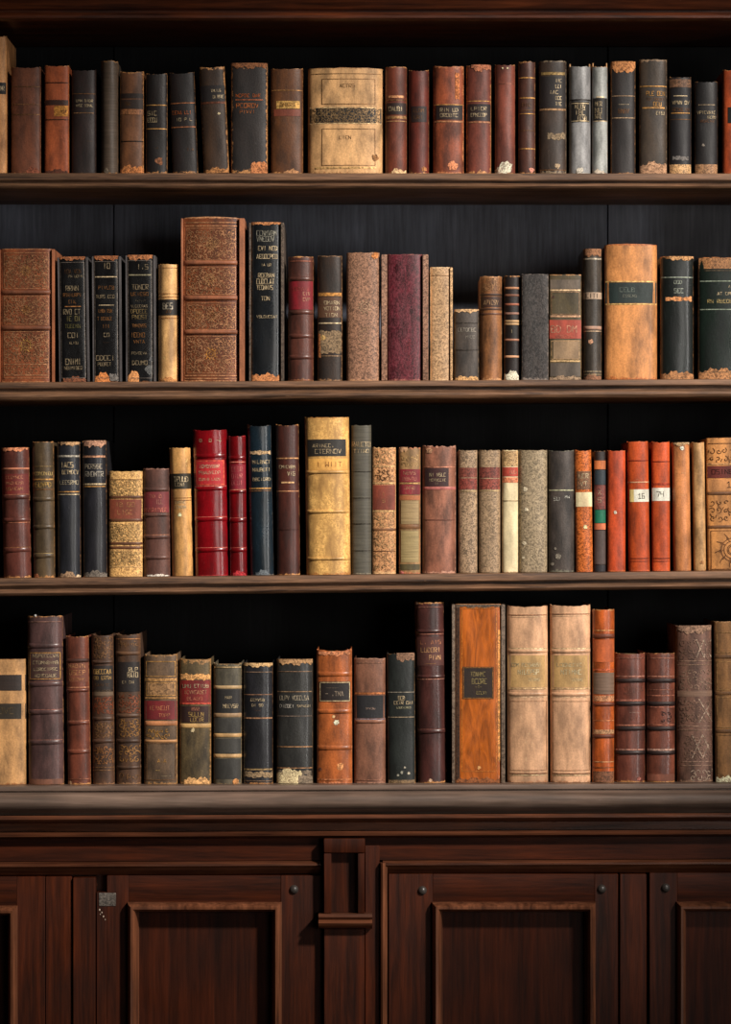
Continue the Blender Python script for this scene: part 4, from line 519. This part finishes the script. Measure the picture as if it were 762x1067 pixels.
def tanpair(xl, xr, yt, label, t1, t2, lean):
    book(4, xl, xr, yt, TN, label, lean=lean, prof=(.14, 2.4), dec=[ln(yt + 10, .8, (150, 104, 72)), ln(yt + 12, .5, (230, 190, 150)), bd(678.5, 4), ln(676, 1.2, (236, 196, 150)), lb(683, 716.5, (186, 148, 96), [tx(693, 4, t1, (236, 216, 170), -.8, .7), tx(700.5, 5.4, t2, (236, 216, 170), -.5, .6), tx(708.5, 3, T(5), (230, 206, 160), 0, .7)], -.95, .95), ln(717.8, 1.6, (232, 186, 136), .95), bd(723.5, 4), ln(726.5, .8, (236, 190, 150)), fr(731, 803, (176, 128, 92), -.86, .9, .5), ln(806.5, 1.2, (140, 96, 66)), ln(808, .8, (236, 196, 150))], wear=(3, 4, 1), wcol=(160, 110, 76), rough=.42, dip=1.4, var=.8)
tanpair(529, 572.3, 631, 'large pale tan book with faded gilt title, left one of the tan pair', T(3, 8), T(7), -.6)
tanpair(574, 617, 630, 'large pale tan book with faded gilt title, right one of the tan pair', T(8), T(6), -.6)
book(4, 617.6, 641, 635, (172, 92, 50), 'slim orange-brown banded book with grey label, right of the tan pair', lean=.3, prof=(.2, 2.2), dec=[ln(657, .9, (220, 160, 100)), bd(663, 5, (110, 54, 30)), lb(667, 690, (186, 92, 48), (), k='leather'), ln(698, 2, (216, 110, 70)), lb(701, 723.5, (116, 92, 76), (), k='ribbed'), lb(725, 731, (190, 130, 90), (), k='speckle'), bd(734, 4, (110, 54, 32)), ln(751, 1, (226, 140, 90)), lb(760.5, 765, (176, 130, 92), (), k='speckle'), bd(767.5, 4, (100, 50, 30)), ln(794, 1, (206, 150, 104)), ln(800, .9, (130, 80, 50)), lb(804, 815, (130, 84, 58), (), k='speckle')], rough=.35, coat=.2, dip=0)
MR = (106, 62, 50); BK = (44, 26, 22)
book(4, 641.3, 673.5, 680.5, MR, 'short maroon book with black raised bands, left one of the maroon twins', prof=(.18, 2.2), dec=[ln(686, 1, (150, 96, 80)), bd(709.5, 4.5, BK), ln(705, 1.2, (190, 130, 110)), tx(718, 4, T(7), (150, 100, 84), -.4, .9), tx(723, 3, T(5), (150, 100, 84)), bd(733.5, 4.5, BK), ln(730, 2, (180, 112, 92)), tx(742.5, 2.4, '------', (226, 190, 170), -.1, .7), tx(749, 3, T(4), (150, 96, 80), 0, .7), bd(759.5, 4.5, BK), ln(756, 1.4, (186, 120, 96)), bd(784.7, 4.5, BK), ln(781.5, 1.4, (196, 140, 120)), bl(666, 812, 2, (180, 110, 96))], rough=.35, coat=.25, dip=1)
book(4, 674.3, 704.5, 680.5, (112, 66, 52), 'short maroon book with black raised bands, right one of the maroon twins', prof=(.18, 2.2), dec=[ln(686, 1, (160, 104, 84)), bd(709.5, 4.5, BK), ln(705, 1.2, (200, 134, 110)), ln(719, .9, (150, 96, 76)), ln(725, 1.2, (180, 112, 88)), bd(733.5, 4.5, BK), ln(737, 1.4, (170, 104, 84)), sc(742, 753, (60, 34, 28), 0, .7, 4, 1), bd(759.5, 4.5, BK), ln(755.5, 1.4, (170, 104, 80)), bd(784.7, 4.5, BK), ln(781.5, 2, (206, 160, 140)), lb(807, 814, (140, 84, 64))], rough=.35, coat=.25, dip=.3)
XX = (206, 176, 152)
book(4, 706.5, 745, 652, (114, 84, 70), 'brown book tooled with pale crossed diamonds, right of the maroon twins', lean=-1.8, prof=(.16, 2.3), dec=[rg(652, 662, -.95, .95, (150, 116, 94), 'b'), sc(667, 685, XX, .1, .9, 5, 2, 'x'), sc(667, 688, (150, 116, 98), -.8, .9, 5, .9), ln(689, .8, (160, 126, 104)), ln(693, .8, (160, 126, 104)), sc(698, 720, (170, 136, 114), -.8, .9, 5.5, 1), lb(720, 726, (130, 100, 82), (), k='ribbed'), sc(729, 753, XX, .2, .95, 5, 1, 'x'), sc(730, 754, (160, 124, 104), -.8, .95, 5, 1), ln(757, .8, (170, 134, 112)), ln(761, .8, (160, 126, 104)), sc(766, 790, XX, -.2, .95, 5, 2, 'x'), sc(767, 792, (160, 124, 104), -.6, .95, 4.5, 1), ln(794, .9, (170, 134, 112)), ln(798, .9, (170, 134, 112)), sc(802, 814, XX, -.3, .9, 5, 1)], wear=(4, 5, 1.5), wcol=(160, 124, 100), rag_=1, dip=.6, var=1.2)
book(4, 746, 796, 647.5, (124, 88, 56), 'wide brown gilt-framed book cut by the right frame edge on the cabinet top', lean=-1.5, prof=(.06, 3), dec=[fr(659, 680, (176, 132, 84), -.9, .9, .7), bd(684.5, 4, (104, 72, 44), .9), fr(689.5, 719, (176, 132, 84), -.9, .9, .7), bd(722.5, 4, (104, 72, 44), .9), fr(727, 758, (176, 132, 84), -.9, .9, .7), bd(762, 4, (104, 72, 44), .9), fr(766, 808, (150, 110, 70), -.9, .9, .7), rg(808, 815, -.97, -.2, (232, 206, 170))], wear=(3, 4, 1.2), wcol=(180, 136, 96), dip=0, rag_=.3)
# ================================================================== BOOKCASE
HALF = 0.70                      # half width of the furniture
YB = 0.245                       # front face of the back boards
W_SHELF = wood_mat('shelf_wood', (58, 40, 29), (132, 96, 70), 'x', .5, 1.0, 0, .5)
W_TOP = wood_mat('dark_mahogany', (44, 20, 12), (104, 52, 28), 'x', .42, .8, .15, .15)
W_SIDE = wood_mat('dark_mahogany', (40, 20, 13), (90, 46, 26), 'z', .45, .8)
PAINT = wood_mat('black_painted_boards', (5, 6, 8), (11, 12, 15), 'z', .6, .7, 0, .2, .2)
PAINT_LIT = wood_mat('lit_painted_boards', (84, 87, 98), (102, 106, 119), 'z', .5, .5, .1, .3)  # second bay's back: light falling on the boards is put into this paler colour
case = empty('bookcase', (0, YB, Z(818)), 'dark wooden bookcase with three worn plank shelves and black painted back', 'bookcase')
OX, OY, OZ = 0, YB, Z(818)
def rel(mb): mb.v = [(x - OX, y - OY, z - OZ) for x, y, z in mb.v]; return mb
xs = [-HALF + 2 * HALF * i / 56 for i in range(57)]
wr = random.Random(3)
def shelf(row, thick, gy0, gy1, mat):
    a, b_ = LINES[row]; sl = -(b_ - a) / 762.0
    zl = Z((a + b_) / 2)
    wob = [wr.uniform(-.4, .4) * S for _ in xs]
    P = lambda dz, y: (y, -dz * S)
    yf = -.0125
    prof = [(YB, 0), P(0, yf + .003), P(.5, yf + .0008), P(1.6, yf), P(gy0 - 1.5, yf - .0003), P(gy0 - .4, yf + .001), P(gy0, yf + .006), P(gy1 - .3, yf + .0065), P(gy1 + .4, yf + .0025), P(gy1 + 1.6, yf + .0003)]
    prof += [P((gy1 + thick) / 2, yf - .0012), P(thick - 1.6, yf + .0003), P(thick - .5, yf + .0022), P(thick, yf + .006), (YB, -thick * S)]
    m = MB()
    rows = []
    for i, x in enumerate(xs):
        rows.append([(x, y + (wob[i] * .5 if y < 0 else 0), z + (wob[i] * .35 if (y < 0 and z < -.002) else 0)) for y, z in prof])
    m.grid(rows, True); n = len(prof); t = len(m.v)
    m.f.append(tuple(range(t - n * len(xs), t - n * len(xs) + n))); m.f.append(tuple(range(t - 1, t - n - 1, -1)))
    m.v = [(x, y - OY, z) for x, y, z in m.v]
    so = m.build('shelf', mat, case, True); so.location = (0, 0, zl - OZ); so.rotation_euler = (0, -math.atan(sl), 0)
shelf(1, 16.5, 8.4, 10.2, W_SHELF); shelf(2, 19.5, 7.2, 10.8, W_SHELF); shelf(3, 18.5, 8.8, 12.2, W_SHELF)
# top board with moulded front edge
m = MB()
def prof_px(pts, yback):      # (py, y) pairs listed from top to bottom on the front, seen in the photograph's pixel heights
    return [(y, (CY - py) * S * (D + y) / D) for py, y in pts]
pr = prof_px([(-26, -.055), (-4, -.050), (-1, -.045), (2, -.042), (8, -.036), (9.6, -.034), (11, -.028), (13, -.028), (14, -.032), (16, -.0345), (18.5, -.034), (20.5, -.031), (22, -.024)], YB)
pr = [(YB + .02, pr[0][1])] + pr + [(YB + .02, pr[-1][1])]
m.prism_x(pr, [-HALF - .03, 0, HALF + .03], lambda x: 0)
rel(m).build('top_board', W_TOP, case, True)
ZB0 = Z(816.7) + (3.0 / 762.0) * HALF + .0006      # the bookcase stands on the worktop
for sg in (-1, 1):
    m = MB(); a = sg * HALF; m.box(min(a, a + sg * .03), max(a, a + sg * .03), -.02, YB + .02, ZB0, pr[-1][1] - .0002, .002)
    rel(m).build('side_panel', W_SIDE, case, True)
# back boards, one set for each bay, with open joints where the photograph shows seams
seams = [-HALF, X(118.5, YB), X(633.5, YB), HALF]
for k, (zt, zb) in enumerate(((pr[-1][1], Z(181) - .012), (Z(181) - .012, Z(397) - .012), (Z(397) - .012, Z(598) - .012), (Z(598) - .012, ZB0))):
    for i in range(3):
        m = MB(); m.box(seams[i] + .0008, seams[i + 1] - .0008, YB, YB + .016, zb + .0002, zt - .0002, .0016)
        rel(m).build('back_board', PAINT_LIT if k == 1 else PAINT, case, False)
# ================================================================== CABINET
MAH = ((36, 14, 6), (74, 31, 12))
W_V = wood_mat('mahogany_upright', *MAH, 'z', .5, .6, .04, .05, .15)
W_H = wood_mat('mahogany_rail', *MAH, 'x', .5, .6, .04, .05, .15)
W_PAN = wood_mat('mahogany_panel', (36, 14, 6), (66, 27, 11), 'z', .5, .5, .04, 0, .15)
W_MO = wood_mat('mahogany_moulding', (64, 35, 21), (124, 75, 50), 'z', .36, .6, .25, .3)
W_MOX = wood_mat('mahogany_moulding', (56, 29, 17), (108, 63, 41), 'x', .36, .6, .25, .3)
W_CT = wood_mat('worn_counter_wood', (86, 68, 58), (134, 112, 98), 'x', .42, .35, .1, .08)
IRON = flat_mat('blackened_iron', (58, 52, 48), 'leather', .35)
SL = (818.2 - 815.2) / 762.0     # the whole cabinet top runs slightly uphill to the right
def PZ(py, y): return (CY - py) * S * (D + y) / D
zc0 = Z(816.7)
OX, OY, OZ = 0, YB, zc0 - .04
ct = empty('countertop', (OX, OY, OZ), 'worn brown wooden worktop with rounded front edge under the lowest row of books', 'worktop')
def cprof(pts): return [(y, PZ(py, y)) for py, y in pts]
top = cprof([(817.6, -.036), (818.2, -.0395), (820.0, -.0405), (822.8, -.040), (823.3, -.0365), (824.3, -.0365), (824.9, -.0425), (826, -.047), (828, -.0515), (832, -.0555), (836, -.0565), (839.5, -.0545), (842.5, -.050), (845, -.044), (846.5, -.036), (848, -.034)])
top = [(YB - .0004, zc0)] + [(-.030, zc0)] + top + [(YB - .0004, top[-1][1])]
m = MB(); m.prism_x(top, xs, lambda x: SL * x); rel(m).build('worktop', W_CT, ct, True)
cab_top = top[-1][1]
OX, OY, OZ = 0, YB, -1.22
cab = empty('base_cabinet', (OX, OY, OZ), 'dark mahogany cabinet with panelled doors and a carved pilaster below the worktop', 'cabinet')
xs2 = [-HALF, -.35, 0, .35, HALF]
mo = cprof([(848.1, -.034), (848.6, -.041), (850.5, -.0435), (852.5, -.0435), (854, -.040), (855.5, -.020), (857, -.0145), (865, -.014), (866.5, -.023), (868.5, -.031), (870.5, -.030), (872, -.019), (873, -.0125)])
mo = [(YB, mo[0][1])] + mo + [(YB, mo[-1][1])]
m = MB(); m.prism_x(mo, xs2, lambda x: SL * x - .0002); rel(m).build('cornice_moulding', W_MOX, cab, True)
fz = cprof([(873, -.012), (896, -.012)]); 
m = MB(); m.prism_x([(YB, fz[0][1])] + fz + [(YB, PZ(896, YB * 0) )], xs2, lambda x: SL * x - .0002); rel(m).build('frieze', W_H, cab, False)
# rail behind the doors' heads, closing the carcass
fm = [(896.5, -.012), (897.5, -.016), (899.5, -.0205), (901.5, -.0205), (903, -.016), (904.5, -.015), (906, -.012), (910, -.004)]
def hmould(px0, px1, off=0.0):
    p = cprof([(a, b) for a, b in fm]); p = [(YB * .2, p[0][1])] + p + [(YB * .2, p[-1][1])]
    x0, x1 = X(px0), X(px1)
    mm = MB(); mm.prism_x(p, [x0, (x0 + x1) / 2, x1], lambda x: SL * x - .0004); rel(mm).build('frieze_moulding', W_MOX, cab, True)
hmould(-85, 334.5); hmould(399, 846)
ZF = -1.22
# carcass behind
m = MB(); m.box(-HALF, HALF, .012, YB + .02, ZF + .08, PZ(912, 0)); rel(m).build('carcass', W_SIDE, cab, False)
m = MB(); m.box(-HALF, HALF, -.004, YB + .02, ZF, ZF + .0795, .003); rel(m).build('plinth', W_H, cab, True)
zb_ = ZF + .1
def T_(px): return 912.5 - (px / 762.0) * 4.0       # head of the doors
def zx(py, px): return PZ(py, 0)
def upright(name, px0, px1, y, pyt, mat=W_V, bev=.0016):
    mm = MB(); mm.box(X(px0), X(px1), y, .0118, zb_ - .015, PZ(pyt, 0), bev); return rel(mm).build(name, mat, cab, True)
upright('post', 77, 100.2, -.0165, 913.3); upright('post', 645.3, 673, -.0165, 909.5)
upright('moulded_strip', 380.5, 395.5, -.015, 880, W_V)
# standing moulding right of the pilaster
mm = MB(); p = [(X(396), .0), (X(396), -.018), (X(397.2), -.0255), (X(399), -.0275), (X(401), -.025), (X(402), -.019), (X(403.6), -.0165), (X(404), .0)]
mm.prism_z(p, zb_ - .015, PZ(899, -.02)); rel(mm).build('upright_moulding', W_MO, cab, True)
# pilaster
pil = MB(); pil.box(X(338), X(380), -.030, .0115, zb_ - .015, PZ(968, -.03), .0012)
po = rel(pil).build('pilaster', W_V, cab, True)
pm = MB()
pm.box(X(338), X(345.5), -.033, .0115, PZ(951.5, -.03), PZ(889, -.03), .001); pm.box(X(373), X(380), -.033, .0115, PZ(951.5, -.03), PZ(889, -.03), .001)
pm.box(X(345.4), X(373.1), -.016, .0115, PZ(951.5, -.03), PZ(889, -.03)); rel(pm).build('pilaster_recess', W_V, po, True)
pm = MB(); pm.box(X(337.6), X(380.4), -.035, .0115, PZ(888.5, -.03), PZ(873.5, -.03), .002); rel(pm).build('pilaster_block', W_V, po, True)
pm = MB(); cp = cprof([(952, -.034), (952.4, -.047), (955.6, -.048), (957, -.044), (958.2, -.042), (959.2, -.046), (962, -.0495), (965, -.047), (967, -.040), (967.8, -.032)])
cp = [(0.0, cp[0][1])] + cp + [(0.0, cp[-1][1])]; pm.prism_x(cp, [X(332.5), X(360), X(388)], lambda x: 0); rel(pm).build('pilaster_capital', W_MOX, po, True)
# ------------------------------------------------------------------ doors
def door(px0, px1, mx0, mx1, studs, mtop=938.5, split=None, notch=None):
    yd = -.0125
    pt_ = T_((px0 + px1) / 2)
    x0, x1 = X(px0), X(px1); ztop_ = PZ(pt_, 0)
    mw = 11.5
    ix0, ix1 = X(mx0 + mw), X(mx1 - mw); iz1 = PZ(mtop + mw + 1.5, 0); iz0 = zb_ + .09
    ex0, ex1, ez1, ez0 = X(mx0), X(mx1), PZ(mtop, 0), zb_ + .09 - mw * S
    b = MB()
    if notch:      # broken upper corner of the stile
        b.box(x0, X(notch[0]), yd, .0112, zb_, PZ(notch[1], 0), .0014); b.box(X(notch[0]), ex0 + .002, yd, .0112, zb_, ztop_, .0014)
    else: b.box(x0, ex0 + .002, yd, .0112, zb_, ztop_, .0014)
    if split is None: b.box(ex1 - .002, x1, yd, .0112, zb_, ztop_, .0014)
    else:
        b.box(ex1 - .002, X(split) - .0004, yd, .0112, zb_, ztop_, .0012); b.box(X(split) + .0004, x1, yd + .001, .0112, zb_, ztop_, .0014)
    d_ = rel(b).build('door', W_V, cab, True)
    b = MB(); b.box(ex0 + .0021, ex1 - .0021, yd + .0004, .0112, ez1 - .002, ztop_ - .0002, .0005)
    rel(b).build('door_rail', W_H, d_, True)
    b = MB(); b.box(ex0 + .0021, ex1 - .0021, yd + .0004, .0112, zb_, ez0 + .002, .0005)
    rel(b).build('door_rail', W_H, d_, True)
    b = MB(); b.box(ex0 + .003, ex1 - .003, .003, .0112, ez0 + .003, ez1 - .003); 
    rel(b).build('door_panel', W_PAN, d_, True)
    # mitred bolection moulding
    sec = [(0, yd + .001), (.0008, -.022), (.0028, -.0275), (.006, -.031), (.0095, -.0305), (.0125, -.026), (.0145, -.019), (.0155, -.012), (.0172, .0035)]
    b = MB(); rows = []
    for s_, y in sec: rows.append([(ex0 + s_, y, ez0 + s_), (ex1 - s_, y, ez0 + s_), (ex1 - s_, y, ez1 - s_), (ex0 + s_, y, ez1 - s_)])
    b.grid(rows, True); rel(b).build('door_moulding', W_MO, d_, True)
    for sx, sy in studs:
        b = MB(); rws = []
        for k in range(7):
            a = k / 6 * math.pi / 2; r = .0066 * math.cos(a) + .0001; y = yd - .0002 - .0052 * math.sin(a)
            rws.append([(X(sx) + math.cos(j * math.pi / 8) * r, y, PZ(sy, 0) + math.sin(j * math.pi / 8) * r) for j in range(16)])
        rws.insert(0, [(X(sx) + math.cos(j * math.pi / 8) * .0082, yd + .0005, PZ(sy, 0) + math.sin(j * math.pi / 8) * .0082) for j in range(16)])
        b.grid(rws, True); rel(b).build('door_stud', IRON, d_, 'all')
    return d_
door(-84, 75.3, -60, 19.5, [], 942.5, 48)
dB = door(101.2, 337.0, 133.5, 294, [(306.5, 926)], 938.8, None, (112, 928.5))
door(405, 643.8, 450, 620.5, [(440, 927), (626.5, 925.5)], 938.6)
door(676.3, 846, 704, 826, [(693, 924.3)], 938.2)
# grey chip and splintered corner on the door beside the left post
m = MB(); m.box(X(104), X(121.5), -.0136, -.0124, PZ(943, 0), PZ(929.3, 0), .0005); rel(m).build('corner_patch', flat_mat('grey_filler', (92, 84, 76), 'speckle', .7), dB, True)
m = MB()
for (a, c, r) in ((104, 946, 1.2), (106.5, 949, .9), (108, 953, 1.1), (110, 956.5, .7), (105, 951, .7)): m.box(X(a), X(a + r), -.0133, -.0124, PZ(c + r * 1.6, 0), PZ(c, 0), .0002)
rel(m).build('splinter', flat_mat('bare_wood', (190, 170, 150), 'leather', .7), dB, True)
# ================================================================== ROOM
m = MB(); m.box(-2.6, 2.6, YB + .03, YB + .08, -1.22, 1.5); w = m.build('wall_back', flat_mat('dark_plaster', (60, 54, 48), 'leather', .9)); w['kind'] = 'structure'
m = MB(); m.box(-2.6, 2.6, -5.6, YB + .08, -1.26, -1.2203); fl = m.build('floor', wood_mat('floor_boards', (60, 40, 28), (110, 76, 52), 'y', .5, .4)); fl['kind'] = 'structure'
# ================================================================== LIGHT, CAMERA
wd = bpy.data.worlds.new('room_light'); bpy.context.scene.world = wd; wd.use_nodes = True
bg = wd.node_tree.nodes['Background']; bg.inputs[0].default_value = (1.0, .93, .86, 1); bg.inputs[1].default_value = AMB
def aim(o, t): o.rotation_euler = (Vector(t) - o.location).to_track_quat('-Z', 'Y').to_euler()
l = bpy.data.lights.new('reading_spot', 'SPOT'); l.energy = SPOT; l.spot_size = math.radians(CONE); l.spot_blend = 1.0; l.shadow_soft_size = .22; l.color = (1, .93, .85)
lo = bpy.data.objects.new('reading_spot', l); C.objects.link(lo); lo.location = SPOS; aim(lo, STGT)
l = bpy.data.lights.new('fill_area', 'AREA'); l.shape = 'RECTANGLE'; l.size = 1.6; l.size_y = 1.6; l.energy = FILL; l.color = (1, .96, .9)  # added fill light, no real window; brightens the back boards evenly
lo = bpy.data.objects.new('fill_area', l); C.objects.link(lo); lo.location = (2.15, -5.8, .1); aim(lo, (0, 0, 0))
l = bpy.data.lights.new('streak_strip', 'AREA'); l.shape = 'RECTANGLE'; l.size = .5; l.size_y = 2.6; l.energy = STREAK; l.color = (1, .97, .93)  # added strip light, no real window; draws upright highlights on glossy spines
lo = bpy.data.objects.new('streak_strip', l); C.objects.link(lo); lo.location = (4.6, -4.6, .05); aim(lo, (0, 0, 0))
cam = bpy.data.cameras.new('camera'); cam.sensor_fit = 'HORIZONTAL'; cam.sensor_width = 36; cam.lens = 36 * D / (762 * S); cam.clip_start = .1; cam.clip_end = 50
co = bpy.data.objects.new('camera', cam); C.objects.link(co); co.location = (0, -D, 0); co.rotation_euler = (math.pi / 2, 0, 0)
sc_ = bpy.context.scene; sc_.camera = co
sc_.view_settings.view_transform = 'Standard'; sc_.view_settings.look = 'None'; sc_.view_settings.exposure = 0.0; sc_.view_settings.gamma = 1.0; sc_.view_settings.use_curve_mapping = False
